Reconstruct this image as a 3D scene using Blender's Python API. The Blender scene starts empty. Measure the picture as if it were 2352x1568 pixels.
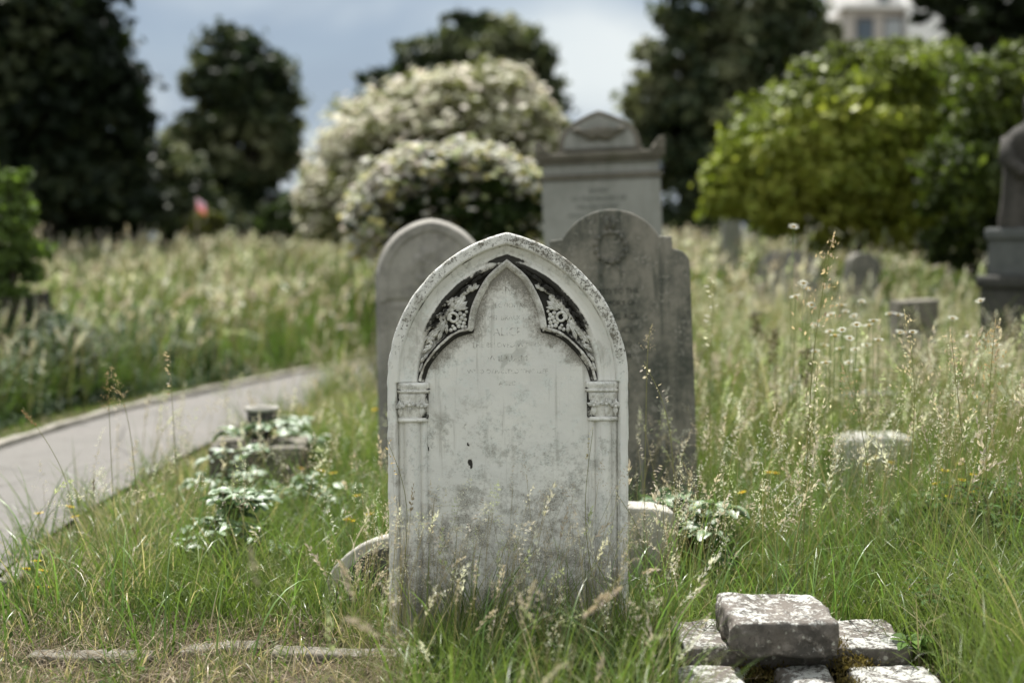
import bpy, bmesh, math, random
import numpy as np
from mathutils import Vector, Matrix, noise as mnoise

R = math.radians
rng = np.random.default_rng(11)
random.seed(5)
C = bpy.context.scene.collection
sc = bpy.context.scene

# ------------------------------------------------------------------ camera
H = 1.42; FPX = 3267.0; CX, CY = 1176.0, 784.0; PITCH = R(4.1)
cam = bpy.data.cameras.new('camera'); co = bpy.data.objects.new('camera', cam); C.objects.link(co)
co.location = (0, 0, H); co.rotation_euler = (math.pi/2 - PITCH, 0, 0)
cam.lens = 50; cam.sensor_width = 36; cam.clip_end = 2000; cam.clip_start = 0.05
cam.dof.use_dof = True; cam.dof.focus_distance = 4.95; cam.dof.aperture_fstop = 1.15
sc.camera = co

def P(px, py, Y):
    xc = (px - CX)/FPX; yc = (CY - py)/FPX
    dy = math.cos(PITCH) + yc*math.sin(PITCH); dz = -math.sin(PITCH) + yc*math.cos(PITCH)
    k = Y/dy
    return Vector((xc*k, Y, H + dz*k))

# ------------------------------------------------------------------ numpy helpers
def hash3(ix, iy, iz, seed):
    h = (ix.astype(np.int64)*73856093) ^ (iy.astype(np.int64)*19349663) ^ (iz.astype(np.int64)*83492791) ^ (seed*2654435761)
    h = (h ^ (h >> 13))*1274126177
    h = h ^ (h >> 16)
    return (h & 0xFFFF).astype(np.float64)/65535.0

def vnoise(p, seed=0):
    p = np.asarray(p, float); i = np.floor(p); f = p - i; f = f*f*(3-2*f); i = i.astype(np.int64)
    r = 0
    for dx in (0, 1):
        for dy in (0, 1):
            for dz in (0, 1):
                w = (f[..., 0] if dx else 1-f[..., 0])*(f[..., 1] if dy else 1-f[..., 1])*(f[..., 2] if dz else 1-f[..., 2])
                r = r + w*hash3(i[..., 0]+dx, i[..., 1]+dy, i[..., 2]+dz, seed)
    return r
def fnoise(p, seed=0, o=3):
    p = np.asarray(p, float); s = 0; a = 1; t = 0
    for k in range(o):
        s = s + a*vnoise(p*(2**k), seed+k); t += a; a *= .5
    return s/t
def sstep(a, b, x):
    t = np.clip((np.asarray(x, float)-a)/(b-a), 0, 1); return t*t*(3-2*t)

# ------------------------------------------------------------------ object helpers
def tag(o, label=None, cat=None, group=None, kind=None):
    if label: o['label'] = label
    if cat: o['category'] = cat
    if group: o['group'] = group
    if kind: o['kind'] = kind
    return o
def thing(name, loc=(0, 0, 0), label=None, cat=None, group=None, rot=(0, 0, 0)):
    o = bpy.data.objects.new(name, None); C.objects.link(o); o.location = loc; o.rotation_euler = rot
    o.empty_display_size = .1
    return tag(o, label, cat, group)
def mk(name, V, Q=None, T=None, mat=None, parent=None, smooth=False, col=None, attrs=None, world=False, mats=None, midx=None):
    V = np.asarray(V, np.float32).reshape(-1, 3)
    if world and parent is not None:
        V = V - np.array(parent.location, np.float32)
    me = bpy.data.meshes.new(name); me.vertices.add(len(V)); me.vertices.foreach_set('co', V.ravel())
    idx = []; starts = []; tot = []
    n = 0
    if Q is not None and len(Q):
        Q = np.asarray(Q, np.int32).reshape(-1, 4); idx.append(Q.ravel()); starts.append(np.arange(len(Q))*4); n = len(Q)*4
    if T is not None and len(T):
        T = np.asarray(T, np.int32).reshape(-1, 3); idx.append(T.ravel()); starts.append(n + np.arange(len(T))*3)
    idx = np.concatenate(idx).astype(np.int32); starts = np.concatenate(starts).astype(np.int32)
    me.loops.add(len(idx)); me.loops.foreach_set('vertex_index', idx)
    me.polygons.add(len(starts)); me.polygons.foreach_set('loop_start', starts)
    if midx is not None: me.polygons.foreach_set('material_index', np.asarray(midx, np.int32))
    me.update(calc_edges=True)
    if smooth: me.polygons.foreach_set('use_smooth', np.ones(len(starts), bool))
    if col is not None:
        col = np.asarray(col, np.float32).reshape(-1, 3); c4 = np.ones((len(V), 4), np.float32); c4[:, :3] = col
        a = me.attributes.new('Col', 'FLOAT_COLOR', 'POINT'); a.data.foreach_set('color', c4.ravel())
    for k, v in (attrs or {}).items():
        a = me.attributes.new(k, 'FLOAT', 'POINT'); a.data.foreach_set('value', np.asarray(v, np.float32).ravel())
    me.validate()
    for m in (mats or ([mat] if mat else [])): me.materials.append(m)
    o = bpy.data.objects.new(name, me); C.objects.link(o)
    if parent is not None: o.parent = parent
    return o
def from_bm(name, bm, mat, parent=None, smooth=False, world=False):
    if world and parent is not None:
        bmesh.ops.translate(bm, verts=bm.verts, vec=-Vector(parent.location))
    bmesh.ops.recalc_face_normals(bm, faces=bm.faces)
    me = bpy.data.meshes.new(name); bm.to_mesh(me); bm.free()
    if smooth:
        for p in me.polygons: p.use_smooth = True
    me.materials.append(mat)
    o = bpy.data.objects.new(name, me); C.objects.link(o)
    if parent is not None: o.parent = parent
    return o
class Acc:
    def __init__(s): s.V = []; s.Q = []; s.T = []; s.c = []; s.n = 0
    def add(s, V, Q=None, T=None, c=None):
        V = np.asarray(V, float).reshape(-1, 3)
        if Q is not None and len(Q): s.Q.append(np.asarray(Q).reshape(-1, 4)+s.n)
        if T is not None and len(T): s.T.append(np.asarray(T).reshape(-1, 3)+s.n)
        if c is not None:
            c = np.asarray(c, float)
            s.c.append(np.broadcast_to(c, V.shape) if c.ndim == 1 else c.reshape(-1, 3))
        s.V.append(V); s.n += len(V)
    def build(s, name, mat, parent=None, **k):
        return mk(name, np.concatenate(s.V), np.concatenate(s.Q) if s.Q else None, np.concatenate(s.T) if s.T else None, mat, parent,
                  col=np.concatenate(s.c) if s.c else None, **k)
def tube(acc, pts, rad, seg=7, c=None, cap=True):
    pts = np.asarray(pts, float); n = len(pts); rad = np.broadcast_to(np.asarray(rad, float), (n,))
    tan = np.gradient(pts, axis=0); tan /= np.linalg.norm(tan, axis=1)[:, None]+1e-9
    ref = np.array([0, 0, 1.]) if abs(tan[0][2]) < .9 else np.array([1., 0, 0])
    V = []
    u = np.cross(tan[0], ref); u /= np.linalg.norm(u)
    for i in range(n):
        u = u - tan[i]*np.dot(u, tan[i]); u /= np.linalg.norm(u)+1e-9
        w = np.cross(tan[i], u)
        a = np.arange(seg)/seg*2*np.pi
        V.append(pts[i]+rad[i]*(np.cos(a)[:, None]*u+np.sin(a)[:, None]*w))
    V = np.concatenate(V)
    Q = [[i*seg+j, i*seg+(j+1) % seg, (i+1)*seg+(j+1) % seg, (i+1)*seg+j] for i in range(n-1) for j in range(seg)]
    T = []
    if cap:
        V = np.vstack([V, pts[0], pts[-1]]); a0 = n*seg
        T = [[a0, (j+1) % seg, j] for j in range(seg)]+[[a0+1, (n-1)*seg+j, (n-1)*seg+(j+1) % seg] for j in range(seg)]
    acc.add(V, Q, T, c)
def ball(acc, c0, r, col=None, seg=8, rings=5, sq=(1, 1, 1)):
    V = [];
    for i in range(rings+1):
        th = math.pi*i/rings
        for j in range(seg):
            a = 2*math.pi*j/seg
            V.append((c0[0]+r*sq[0]*math.sin(th)*math.cos(a), c0[1]+r*sq[1]*math.sin(th)*math.sin(a), c0[2]+r*sq[2]*math.cos(th)))
    Q = [[i*seg+j, (i+1)*seg+j, (i+1)*seg+(j+1) % seg, i*seg+(j+1) % seg] for i in range(rings) for j in range(seg)]
    acc.add(V, Q, None, col)

# ------------------------------------------------------------------ materials
def newmat(name):
    m = bpy.data.materials.new(name); m.use_nodes = True; nt = m.node_tree; nt.nodes.clear()
    out = nt.nodes.new('ShaderNodeOutputMaterial'); return m, nt, out
class NT:
    def __init__(s, nt): s.nt = nt
    def n(s, t, **k):
        x = s.nt.nodes.new(t)
        for a, b in k.items(): setattr(x, a, b)
        return x
    def l(s, a, b): s.nt.links.new(a, b)
    def val(s, sock, v):
        if hasattr(v, 'is_linked') or hasattr(v, 'links'): s.l(v, sock)
        else: sock.default_value = v
    def math(s, op, a, b=0.0, clamp=False):
        x = s.n('ShaderNodeMath', operation=op, use_clamp=clamp); s.val(x.inputs[0], a); s.val(x.inputs[1], b); return x.outputs[0]
    def mix(s, f, a, b, mode='MIX'):
        x = s.n('ShaderNodeMix', data_type='RGBA', blend_type=mode); s.val(x.inputs[0], f)
        for i, v in ((6, a), (7, b)):
            if isinstance(v, tuple): x.inputs[i].default_value = (*v[:3], 1)
            else: s.l(v, x.inputs[i])
        return x.outputs[2]
    def noise(s, vec, scale, detail=4, rough=.55, dist=0):
        x = s.n('ShaderNodeTexNoise'); x.inputs['Scale'].default_value = scale; x.inputs['Detail'].default_value = detail
        x.inputs['Roughness'].default_value = rough; x.inputs['Distortion'].default_value = dist
        if vec is not None: s.l(vec, x.inputs['Vector'])
        return x.outputs['Fac']
    def step(s, v, lo, hi):
        x = s.n('ShaderNodeMapRange', interpolation_type='SMOOTHSTEP'); s.val(x.inputs[0], v); x.inputs[1].default_value = lo; x.inputs[2].default_value = hi
        return x.outputs[0]
    def attr(s, name):
        x = s.n('ShaderNodeAttribute'); x.attribute_name = name; return x
    def obj(s): return s.n('ShaderNodeTexCoord').outputs['Object']
    def map(s, v, sc_):
        x = s.n('ShaderNodeMapping'); s.l(v, x.inputs[0]); x.inputs['Scale'].default_value = sc_; return x.outputs[0]
def leafmat(name, trans=.45, rough=.55, spec=.3, tint=(.92, 1.0, .55)):
    m, nt, out = newmat(name); k = NT(nt)
    b = k.n('ShaderNodeBsdfPrincipled'); b.inputs['Roughness'].default_value = rough; b.inputs['Specular IOR Level'].default_value = spec
    t = k.n('ShaderNodeBsdfTranslucent'); mx = k.n('ShaderNodeMixShader'); mx.inputs[0].default_value = trans
    col = k.attr('Col').outputs['Color']
    k.l(col, b.inputs['Base Color'])
    tc = k.mix(1.0, col, tint, 'MULTIPLY')
    k.l(tc, t.inputs['Color'])
    k.l(b.outputs[0], mx.inputs[1]); k.l(t.outputs[0], mx.inputs[2]); k.l(mx.outputs[0], out.inputs[0])
    return m
def stonemat(name, base, dark, light, lichen=.35, scale=1.0, darkamt=.5, bump=.35, streak=0.0, moss=0.0, blackattr=False):
    m, nt, out = newmat(name); k = NT(nt); o = k.obj()
    b = k.n('ShaderNodeBsdfPrincipled'); b.inputs['Roughness'].default_value = .88; b.inputs['Specular IOR Level'].default_value = .25
    n1 = k.noise(o, 3.2*scale, 6, .6); n2 = k.noise(o, 14*scale, 6, .65); n3 = k.noise(o, 60*scale, 4, .7); n4 = k.noise(o, 190*scale, 2, .6)
    f = k.math('ADD', k.math('MULTIPLY', n1, .55), k.math('MULTIPLY', n2, .45))
    c = k.mix(k.math('MULTIPLY', k.step(f, .40, .62), darkamt), base, dark)
    if streak > 0:
        sn = k.noise(k.map(o, (9, 9, .9)), 1.6*scale, 5, .6)
        c = k.mix(k.math('MULTIPLY', k.step(sn, .48, .66), streak), c, dark)
        sn2 = k.noise(k.map(o, (11, 11, .8)), 1.3*scale, 3, .5)
        c = k.mix(k.math('MULTIPLY', k.step(sn2, .60, .72), streak*.55), c, light)
    lm = k.math('MULTIPLY', k.step(k.math('ADD', k.math('MULTIPLY', n2, .55), k.math('MULTIPLY', n3, .45)), .53, .60), lichen)
    c = k.mix(lm, c, light)
    c = k.mix(k.math('MULTIPLY', k.step(k.math('ADD', k.math('MULTIPLY', n3, .6), k.math('MULTIPLY', n1, .4)), .55, .64), .55), c, dark)
    if moss > 0:
        mn = k.noise(o, 5.5*scale, 5, .6, .4)
        c = k.mix(k.math('MULTIPLY', k.step(mn, .55, .66), moss), c, (.055, .065, .02))
    k.l(c, b.inputs['Base Color'])
    bp = k.n('ShaderNodeBump'); bp.inputs['Strength'].default_value = bump; bp.inputs['Distance'].default_value = .012/scale
    h = k.math('ADD', k.math('MULTIPLY', n2, .5), k.math('ADD', k.math('MULTIPLY', n3, .35), k.math('MULTIPLY', n4, .2)))
    k.l(h, bp.inputs['Height']); k.l(bp.outputs[0], b.inputs['Normal']); k.l(b.outputs[0], out.inputs[0])
    return m
def lichenblock():
    m, nt, out = newmat('lichen_block'); k = NT(nt); o = k.obj()
    b = k.n('ShaderNodeBsdfPrincipled'); b.inputs['Roughness'].default_value = .9; b.inputs['Specular IOR Level'].default_value = .2
    n1 = k.noise(o, 7, 6, .65); n2 = k.noise(o, 26, 6, .7); n3 = k.noise(o, 80, 5, .7); n4 = k.noise(o, 240, 3, .7)
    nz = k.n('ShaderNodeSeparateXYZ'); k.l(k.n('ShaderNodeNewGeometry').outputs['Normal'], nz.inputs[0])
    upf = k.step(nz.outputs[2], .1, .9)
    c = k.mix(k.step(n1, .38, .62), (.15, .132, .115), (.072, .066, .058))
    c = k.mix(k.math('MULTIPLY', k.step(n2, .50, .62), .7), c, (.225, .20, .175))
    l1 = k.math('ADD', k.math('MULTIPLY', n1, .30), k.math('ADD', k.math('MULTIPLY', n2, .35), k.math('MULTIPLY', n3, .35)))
    l1 = k.math('ADD', l1, k.math('MULTIPLY', upf, .085))  # lichen thickened on upward faces, painting the top as brightly sunlit
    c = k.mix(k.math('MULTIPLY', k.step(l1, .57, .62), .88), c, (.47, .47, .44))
    vo = k.n('ShaderNodeTexVoronoi'); vo.inputs['Scale'].default_value = 42; k.l(o, vo.inputs['Vector'])
    wob = k.math('ADD', vo.outputs['Distance'], k.math('MULTIPLY', k.math('SUBTRACT', n3, .5), .5))
    spots = k.math('MULTIPLY', k.math('SUBTRACT', 1.0, k.step(wob, .24, .34)), k.step(n2, .50, .60))
    c = k.mix(k.math('MULTIPLY', spots, .85), c, (.46, .45, .39))
    c = k.mix(k.math('MULTIPLY', k.step(k.math('ADD', k.math('MULTIPLY', n3, .5), k.math('MULTIPLY', n4, .5)), .55, .63), .75), c, (.035, .03, .025))
    k.l(c, b.inputs['Base Color'])
    bp = k.n('ShaderNodeBump'); bp.inputs['Strength'].default_value = .9; bp.inputs['Distance'].default_value = .008
    k.l(k.math('ADD', k.math('MULTIPLY', n2, .5), k.math('ADD', k.math('MULTIPLY', n3, .4), k.math('MULTIPLY', n4, .25))), bp.inputs['Height'])
    k.l(bp.outputs[0], b.inputs['Normal']); k.l(b.outputs[0], out.inputs[0]); return m
def marblemat():
    m, nt, out = newmat('weathered_marble'); k = NT(nt); o = k.obj()
    b = k.n('ShaderNodeBsdfPrincipled'); b.inputs['Roughness'].default_value = .85; b.inputs['Specular IOR Level'].default_value = .25
    stain = k.attr('stain').outputs['Fac']; speck = k.attr('speck').outputs['Fac']; grime = k.attr('grime').outputs['Fac']
    n1 = k.noise(o, 4.5, 5, .6); n2 = k.noise(o, 17, 6, .68); n3 = k.noise(o, 75, 5, .7); n4 = k.noise(o, 230, 3, .65)
    c = k.mix(k.step(n1, .35, .68), (.68, .675, .63), (.75, .74, .68))
    # cool pale film in the middle of the stone
    c = k.mix(k.math('MULTIPLY', k.step(n2, .48, .62), .5), c, (.68, .72, .68))
    # brown grime, mottled
    g = k.math('ADD', k.math('MULTIPLY', n2, .55), k.math('MULTIPLY', n3, .45))
    gm = k.step(k.math('ADD', g, k.math('MULTIPLY', k.math('SUBTRACT', grime, .5), .42)), .44, .66)
    c = k.mix(k.math('MULTIPLY', gm, .75), c, (.31, .285, .24))
    gm2 = k.step(k.math('ADD', k.math('MULTIPLY', n4, .6), k.math('ADD', k.math('MULTIPLY', n2, .4), k.math('MULTIPLY', k.math('SUBTRACT', grime, .5), .28))), .54, .66)
    c = k.mix(k.math('MULTIPLY', gm2, .62), c, (.12, .11, .09))
    rs = k.noise(k.map(o, (26, 26, 1.6)), 1.5, 5, .65)
    c = k.mix(k.math('MULTIPLY', k.step(rs, .54, .70), .40), c, (.30, .285, .24))
    bn = k.noise(o, 8.5, 6, .7, .3)
    c = k.mix(k.math('MULTIPLY', k.step(bn, .54, .64), .42), c, (.34, .325, .28))
    # fine dark lichen specks on the outer band
    sp = k.math('ADD', k.math('MULTIPLY', n3, .5), k.math('ADD', k.math('MULTIPLY', n4, .25), k.math('MULTIPLY', n2, .25)))
    sm = k.step(k.math('ADD', sp, k.math('MULTIPLY', k.math('SUBTRACT', speck, 1.0), .3)), .475, .55)
    c = k.mix(k.math('MULTIPLY', sm, .9), c, (.055, .052, .042))
    warm = k.step(k.math('ADD', n2, k.math('MULTIPLY', k.math('SUBTRACT', speck, 1.0), .4)), .42, .6)
    c = k.mix(k.math('MULTIPLY', warm, .35), c, (.30, .265, .20))
    # black crust
    st = k.math('ADD', k.math('MULTIPLY', n2, .35), k.math('ADD', k.math('MULTIPLY', n3, .35), k.math('MULTIPLY', stain, .9)))
    c = k.mix(k.math('MULTIPLY', k.step(st, .62, .80), .30), c, (.20, .165, .11))
    bl = k.step(st, .80, .90)
    c = k.mix(k.math('MULTIPLY', bl, .96), c, (.016, .015, .012))
    k.l(c, b.inputs['Base Color'])
    bp = k.n('ShaderNodeBump'); bp.inputs['Strength'].default_value = .30; bp.inputs['Distance'].default_value = .006
    k.l(k.math('ADD', k.math('MULTIPLY', n2, .3), k.math('ADD', k.math('MULTIPLY', n3, .4), k.math('MULTIPLY', n4, .3))), bp.inputs['Height'])
    k.l(bp.outputs[0], b.inputs['Normal']); k.l(b.outputs[0], out.inputs[0])
    return m
def plainmat(name, c1, c2, scale=20, rough=.8, bump=.2, spec=.3):
    m, nt, out = newmat(name); k = NT(nt); o = k.obj()
    b = k.n('ShaderNodeBsdfPrincipled'); b.inputs['Roughness'].default_value = rough; b.inputs['Specular IOR Level'].default_value = spec
    n = k.noise(o, scale, 6, .65); k.l(k.mix(k.step(n, .35, .65), c1, c2), b.inputs['Base Color'])
    bp = k.n('ShaderNodeBump'); bp.inputs['Strength'].default_value = bump; bp.inputs['Distance'].default_value = .01
    k.l(n, bp.inputs['Height']); k.l(bp.outputs[0], b.inputs['Normal']); k.l(b.outputs[0], out.inputs[0])
    return m
def lettermat(name, c, wear=.5, amt=.62):
    m, nt, out = newmat(name); k = NT(nt); o = k.obj()
    b = k.n('ShaderNodeBsdfPrincipled'); b.inputs['Roughness'].default_value = .9; b.inputs['Base Color'].default_value = (*c, 1)
    t = k.n('ShaderNodeBsdfTransparent'); mx = k.n('ShaderNodeMixShader')
    n = k.noise(o, 55, 5, .75)
    k.l(k.math('MULTIPLY', k.step(n, wear-.08, wear+.10), amt), mx.inputs[0])
    k.l(t.outputs[0], mx.inputs[1]); k.l(b.outputs[0], mx.inputs[2]); k.l(mx.outputs[0], out.inputs[0])
    return m

M = {}
M['marble'] = marblemat()
M['grey_stone'] = stonemat('grey_sandstone', (.30, .285, .25), (.11, .105, .09), (.48, .45, .41), .4, 1.0, .75, .3, .35)
M['green_stone'] = stonemat('dark_slate_stone', (.22, .205, .17), (.050, .056, .046), (.42, .39, .34), .45, 1.0, .95, .3, .8)
M['mon_stone'] = stonemat('monument_stone', (.29, .29, .265), (.15, .155, .135), (.40, .39, .36), .3, .8, .5, .2, .35)
M['mon_dark'] = stonemat('monument_cap_stone', (.17, .155, .125), (.07, .066, .048), (.27, .245, .20), .3, .8, .6, .3, .3, .25)
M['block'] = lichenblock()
M['kerb'] = stonemat('kerb_stone', (.17, .155, .125), (.05, .045, .032), (.40, .385, .34), .6, 2.2, .85, .8, 0, .7)
M['edging'] = stonemat('path_edging', (.27, .25, .21), (.12, .11, .085), (.42, .40, .36), .4, 1.6, .6, .4, 0, .3)
M['lowstone'] = stonemat('low_marble', (.40, .385, .34), (.10, .09, .07), (.6, .58, .54), .4, 1.4, .6, .4, .3)
M['palestone'] = stonemat('pale_limestone', (.56, .545, .50), (.22, .21, .17), (.70, .68, .64), .4, 1.2, .4, .4, 0)
M['darkstone'] = stonemat('dark_granite', (.07, .068, .06), (.03, .03, .026), (.16, .15, .13), .3, 1.0, .6, .25, .3)
M['statue'] = stonemat('statue_stone', (.075, .068, .06), (.022, .022, .018), (.15, .135, .115), .35, 1.0, .8, .3, .5)
M['pedestal'] = stonemat('pedestal_granite', (.12, .125, .12), (.05, .054, .05), (.24, .24, .225), .3, 1.0, .6, .2, .3)
M['grass'] = leafmat('grass_blades', .40, .36, .5)
M['weed'] = leafmat('weed_leaves', .3, .7, .15)
M['clover'] = leafmat('clover', .3, .8, .08)
M['seed'] = leafmat('seed_heads', .42, .6, .25, (.97, 1, .72))
M['leaf'] = leafmat('tree_leaves', .28, .6, .2)
M['leafbright'] = leafmat('bush_leaves', .45, .5, .3)
M['bramble'] = leafmat('bramble_leaves', .25, .45, .6)
M['petal'] = leafmat('petals', .35, .6, .2, (1, .98, .92))
M['bark'] = plainmat('bark', (.05, .04, .03), (.10, .085, .06), 12, .95, .6)
M['stalk'] = leafmat('stems', .2, .6, .2)
M['letter'] = lettermat('worn_letters', (.30, .28, .24), .52, .26)
M['letter_dark'] = lettermat('dark_letters', (.02, .028, .022), .40)
M['letter_mon'] = lettermat('faint_letters', (.06, .075, .06), .40)
M['white_wall'] = plainmat('white_render', (.80, .79, .77), (.84, .83, .81), 1.5, .8, .05)
M['pale_wall'] = plainmat('pale_panel', (.46, .42, .38), (.52, .48, .44), 1.5, .8, .05)
M['window'] = plainmat('window_glass', (.05, .075, .10), (.08, .11, .14), .8, .15, 0, .5)
M['curtain'] = plainmat('curtained_glass', (.30, .32, .33), (.38, .40, .41), 4, .4, 0, .5)
M['frame'] = plainmat('window_frame', (.10, .09, .08), (.13, .115, .10), 4, .6, 0)
M['shedwall'] = plainmat('shed_wall', (.02, .022, .022), (.03, .032, .03), 3, .8, .1)
M['shedroof'] = plainmat('shed_roof', (.16, .19, .21), (.2, .23, .25), 3, .6, .1)
M['flagcloth'] = leafmat('flag_cloth', .4, .7, .1)

# ground, path
def groundmat():
    m, nt, out = newmat('earth_and_thatch'); k = NT(nt); o = k.obj()
    b = k.n('ShaderNodeBsdfPrincipled'); b.inputs['Roughness'].default_value = .95; b.inputs['Specular IOR Level'].default_value = .1
    n1 = k.noise(o, 1.3, 5, .6); n2 = k.noise(o, 30, 6, .7); n3 = k.noise(k.map(o, (1, 2.4, 1)), 90, 4, .7)
    c = k.mix(k.step(n2, .35, .65), (.030, .023, .015), (.10, .078, .05))
    c = k.mix(k.math('MULTIPLY', k.step(n3, .5, .65), .5), c, (.19, .15, .10))
    c = k.mix(k.math('MULTIPLY', k.step(n1, .45, .6), .6), c, (.065, .085, .028))
    k.l(c, b.inputs['Base Color'])
    bp = k.n('ShaderNodeBump'); bp.inputs['Strength'].default_value = .8; bp.inputs['Distance'].default_value = .03
    k.l(n2, bp.inputs['Height']); k.l(bp.outputs[0], b.inputs['Normal']); k.l(b.outputs[0], out.inputs[0]); return m
def asphaltmat():
    m, nt, out = newmat('asphalt'); k = NT(nt); o = k.obj()
    b = k.n('ShaderNodeBsdfPrincipled'); b.inputs['Roughness'].default_value = .8; b.inputs['Specular IOR Level'].default_value = .35
    n1 = k.noise(o, 1.1, 5, .6); n2 = k.noise(o, 160, 3, .7); n3 = k.noise(o, 9, 5, .7)
    c = k.mix(k.step(n2, .35, .65), (.088, .083, .074), (.160, .151, .136))
    c = k.mix(k.math('MULTIPLY', k.step(n1, .4, .65), .35), c, (.165, .15, .138))
    c = k.mix(k.math('MULTIPLY', k.step(n3, .56, .66), .55), c, (.070, .062, .052))
    vo = k.n('ShaderNodeTexVoronoi'); vo.feature = 'DISTANCE_TO_EDGE'; vo.inputs['Scale'].default_value = 1.3; k.l(k.mix(.12, o, k.n('ShaderNodeTexNoise').outputs['Color']), vo.inputs['Vector'])
    c = k.mix(k.math('MULTIPLY', k.math('SUBTRACT', 1.0, k.step(vo.outputs['Distance'], .004, .016)), .6), c, (.03, .028, .024))
    k.l(c, b.inputs['Base Color'])
    bp = k.n('ShaderNodeBump'); bp.inputs['Strength'].default_value = .6; bp.inputs['Distance'].default_value = .006
    k.l(n2, bp.inputs['Height']); k.l(bp.outputs[0], b.inputs['Normal']); k.l(b.outputs[0], out.inputs[0]); return m
M['ground'] = groundmat(); M['asphalt'] = asphaltmat()

# ------------------------------------------------------------------ terrain
RE = np.array([(2.0, -2.0), (5, -2.1), (6.5, -2.2), (8, -2.2), (9.9, -2.1), (11.2, -1.95), (13.6, -1.32), (15, -.6), (16.2, .6), (16.8, 2.4)])
LE = np.array([(2.0, -3.6), (6, -3.58), (8, -3.55), (9.57, -3.44), (11.74, -3.15), (14.06, -2.48), (15.46, -1.97), (16.8, -.9), (17.8, .6), (18.3, 2.4)])
def xr(y): return np.interp(y, RE[:, 0], RE[:, 1])
def xl(y): return np.interp(y, LE[:, 0], LE[:, 1], right=9)
def G(x, y):
    x = np.asarray(x, float); y = np.asarray(y, float)
    dl = np.where(y < 18.3, xl(y)-x, y-16.5)
    r1 = .62*sstep(.4, 9, dl)*sstep(5, 13, y)
    r2 = .55*sstep(17, 30, y)
    r3 = .58*sstep(8.5, 19, y)*sstep(.2, 1.6, x)
    b = .02*(fnoise(np.stack([x*1.4, y*1.4, 0*x], -1), 3)-.5)*sstep(.02, .25, np.minimum(np.abs(x-xr(y)), np.abs(x-xl(y))))
    far = .6*sstep(30, 60, y)
    return np.maximum(np.maximum(r1, r2), r3)+b+far
def gz(x, y): return float(G(np.array([x]), np.array([y]))[0])

def build_ground():
    xs = np.concatenate([[-700, -300, -120, -60, -35], np.arange(-20, 20.01, .25), [35, 60, 120, 300, 700]])
    ys = np.concatenate([[-300, -100, -40, -15, -5], np.arange(0, 34.01, .25), [38, 45, 60, 90, 160, 350, 900]])
    X, Yy = np.meshgrid(xs, ys); Z = G(X, Yy)-.012
    V = np.stack([X, Yy, Z], -1); nx = len(xs); ny = len(ys)
    i, j = np.meshgrid(np.arange(nx-1), np.arange(ny-1)); a = j*nx+i
    tag(mk('ground', V, np.stack([a, a+1, a+nx+1, a+nx], -1), mat=M['ground'], smooth=True), 'earth and thatch under the cemetery grass', kind='structure')
build_ground()

def catmull(pts, n):
    p = np.asarray(pts, float); m = len(p); t = np.linspace(0, m-1, n); i = np.clip(t.astype(int), 0, m-2); f = (t-i)[:, None]
    p0 = p[np.clip(i-1, 0, m-1)]; p1 = p[i]; p2 = p[i+1]; p3 = p[np.clip(i+2, 0, m-1)]
    return .5*((2*p1)+(-p0+p2)*f+(2*p0-5*p1+4*p2-p3)*f*f+(-p0+3*p1-3*p2+p3)*f**3)
def build_path():
    n = 90; r = catmull(RE[:, ::-1], n); l = catmull(LE[:, ::-1], n)
    m = 9; V = []
    for k in range(m+1):
        p = l+(r-l)*k/m
        V.append(np.stack([p[:, 0], p[:, 1], G(p[:, 0], p[:, 1])*0+np.maximum(G(p[:, 0], p[:, 1]), 0)*.9+.014+.012*math.sin(math.pi*k/m)], -1))
    V = np.stack(V, 1)
    i, j = np.meshgrid(np.arange(m), np.arange(n-1)); a = j*(m+1)+i
    tag(mk('path', V, np.stack([a, a+1, a+m+2, a+m+1], -1), mat=M['asphalt'], smooth=True), 'grey asphalt footpath curving through the cemetery', kind='structure')
    # kerb edging strips, real steps
    for nm, e, sgn, hh, i0, i1 in (('kerb', l, -1, .04, 0, n),):
        t = np.gradient(e, axis=0); t /= np.linalg.norm(t, axis=1)[:, None]; nrm = np.stack([t[:, 1], -t[:, 0]], -1)*sgn
        prof = [(-.003, -.05), (-.002, hh-.008), (.008, hh), (.062, hh+.002), (.07, hh-.006), (.072, -.05)]
        V = np.stack([np.stack([(e+nrm*o)[:, 0], (e+nrm*o)[:, 1], np.maximum(G(e[:, 0], e[:, 1]), 0)*.9+z+.014*(z > 0)+.006*np.sin(np.arange(n)*1.7)*(z > 0)], -1) for o, z in prof], 1)
        mm = len(prof); i, j = np.meshgrid(np.arange(mm-1), np.arange(n-1)); a = j*mm+i
        tag(mk(nm, V, np.stack([a, a+1, a+mm+1, a+mm], -1), mat=M['edging']), 'narrow pale stone edging along the footpath', kind='structure')
build_path()

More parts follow.
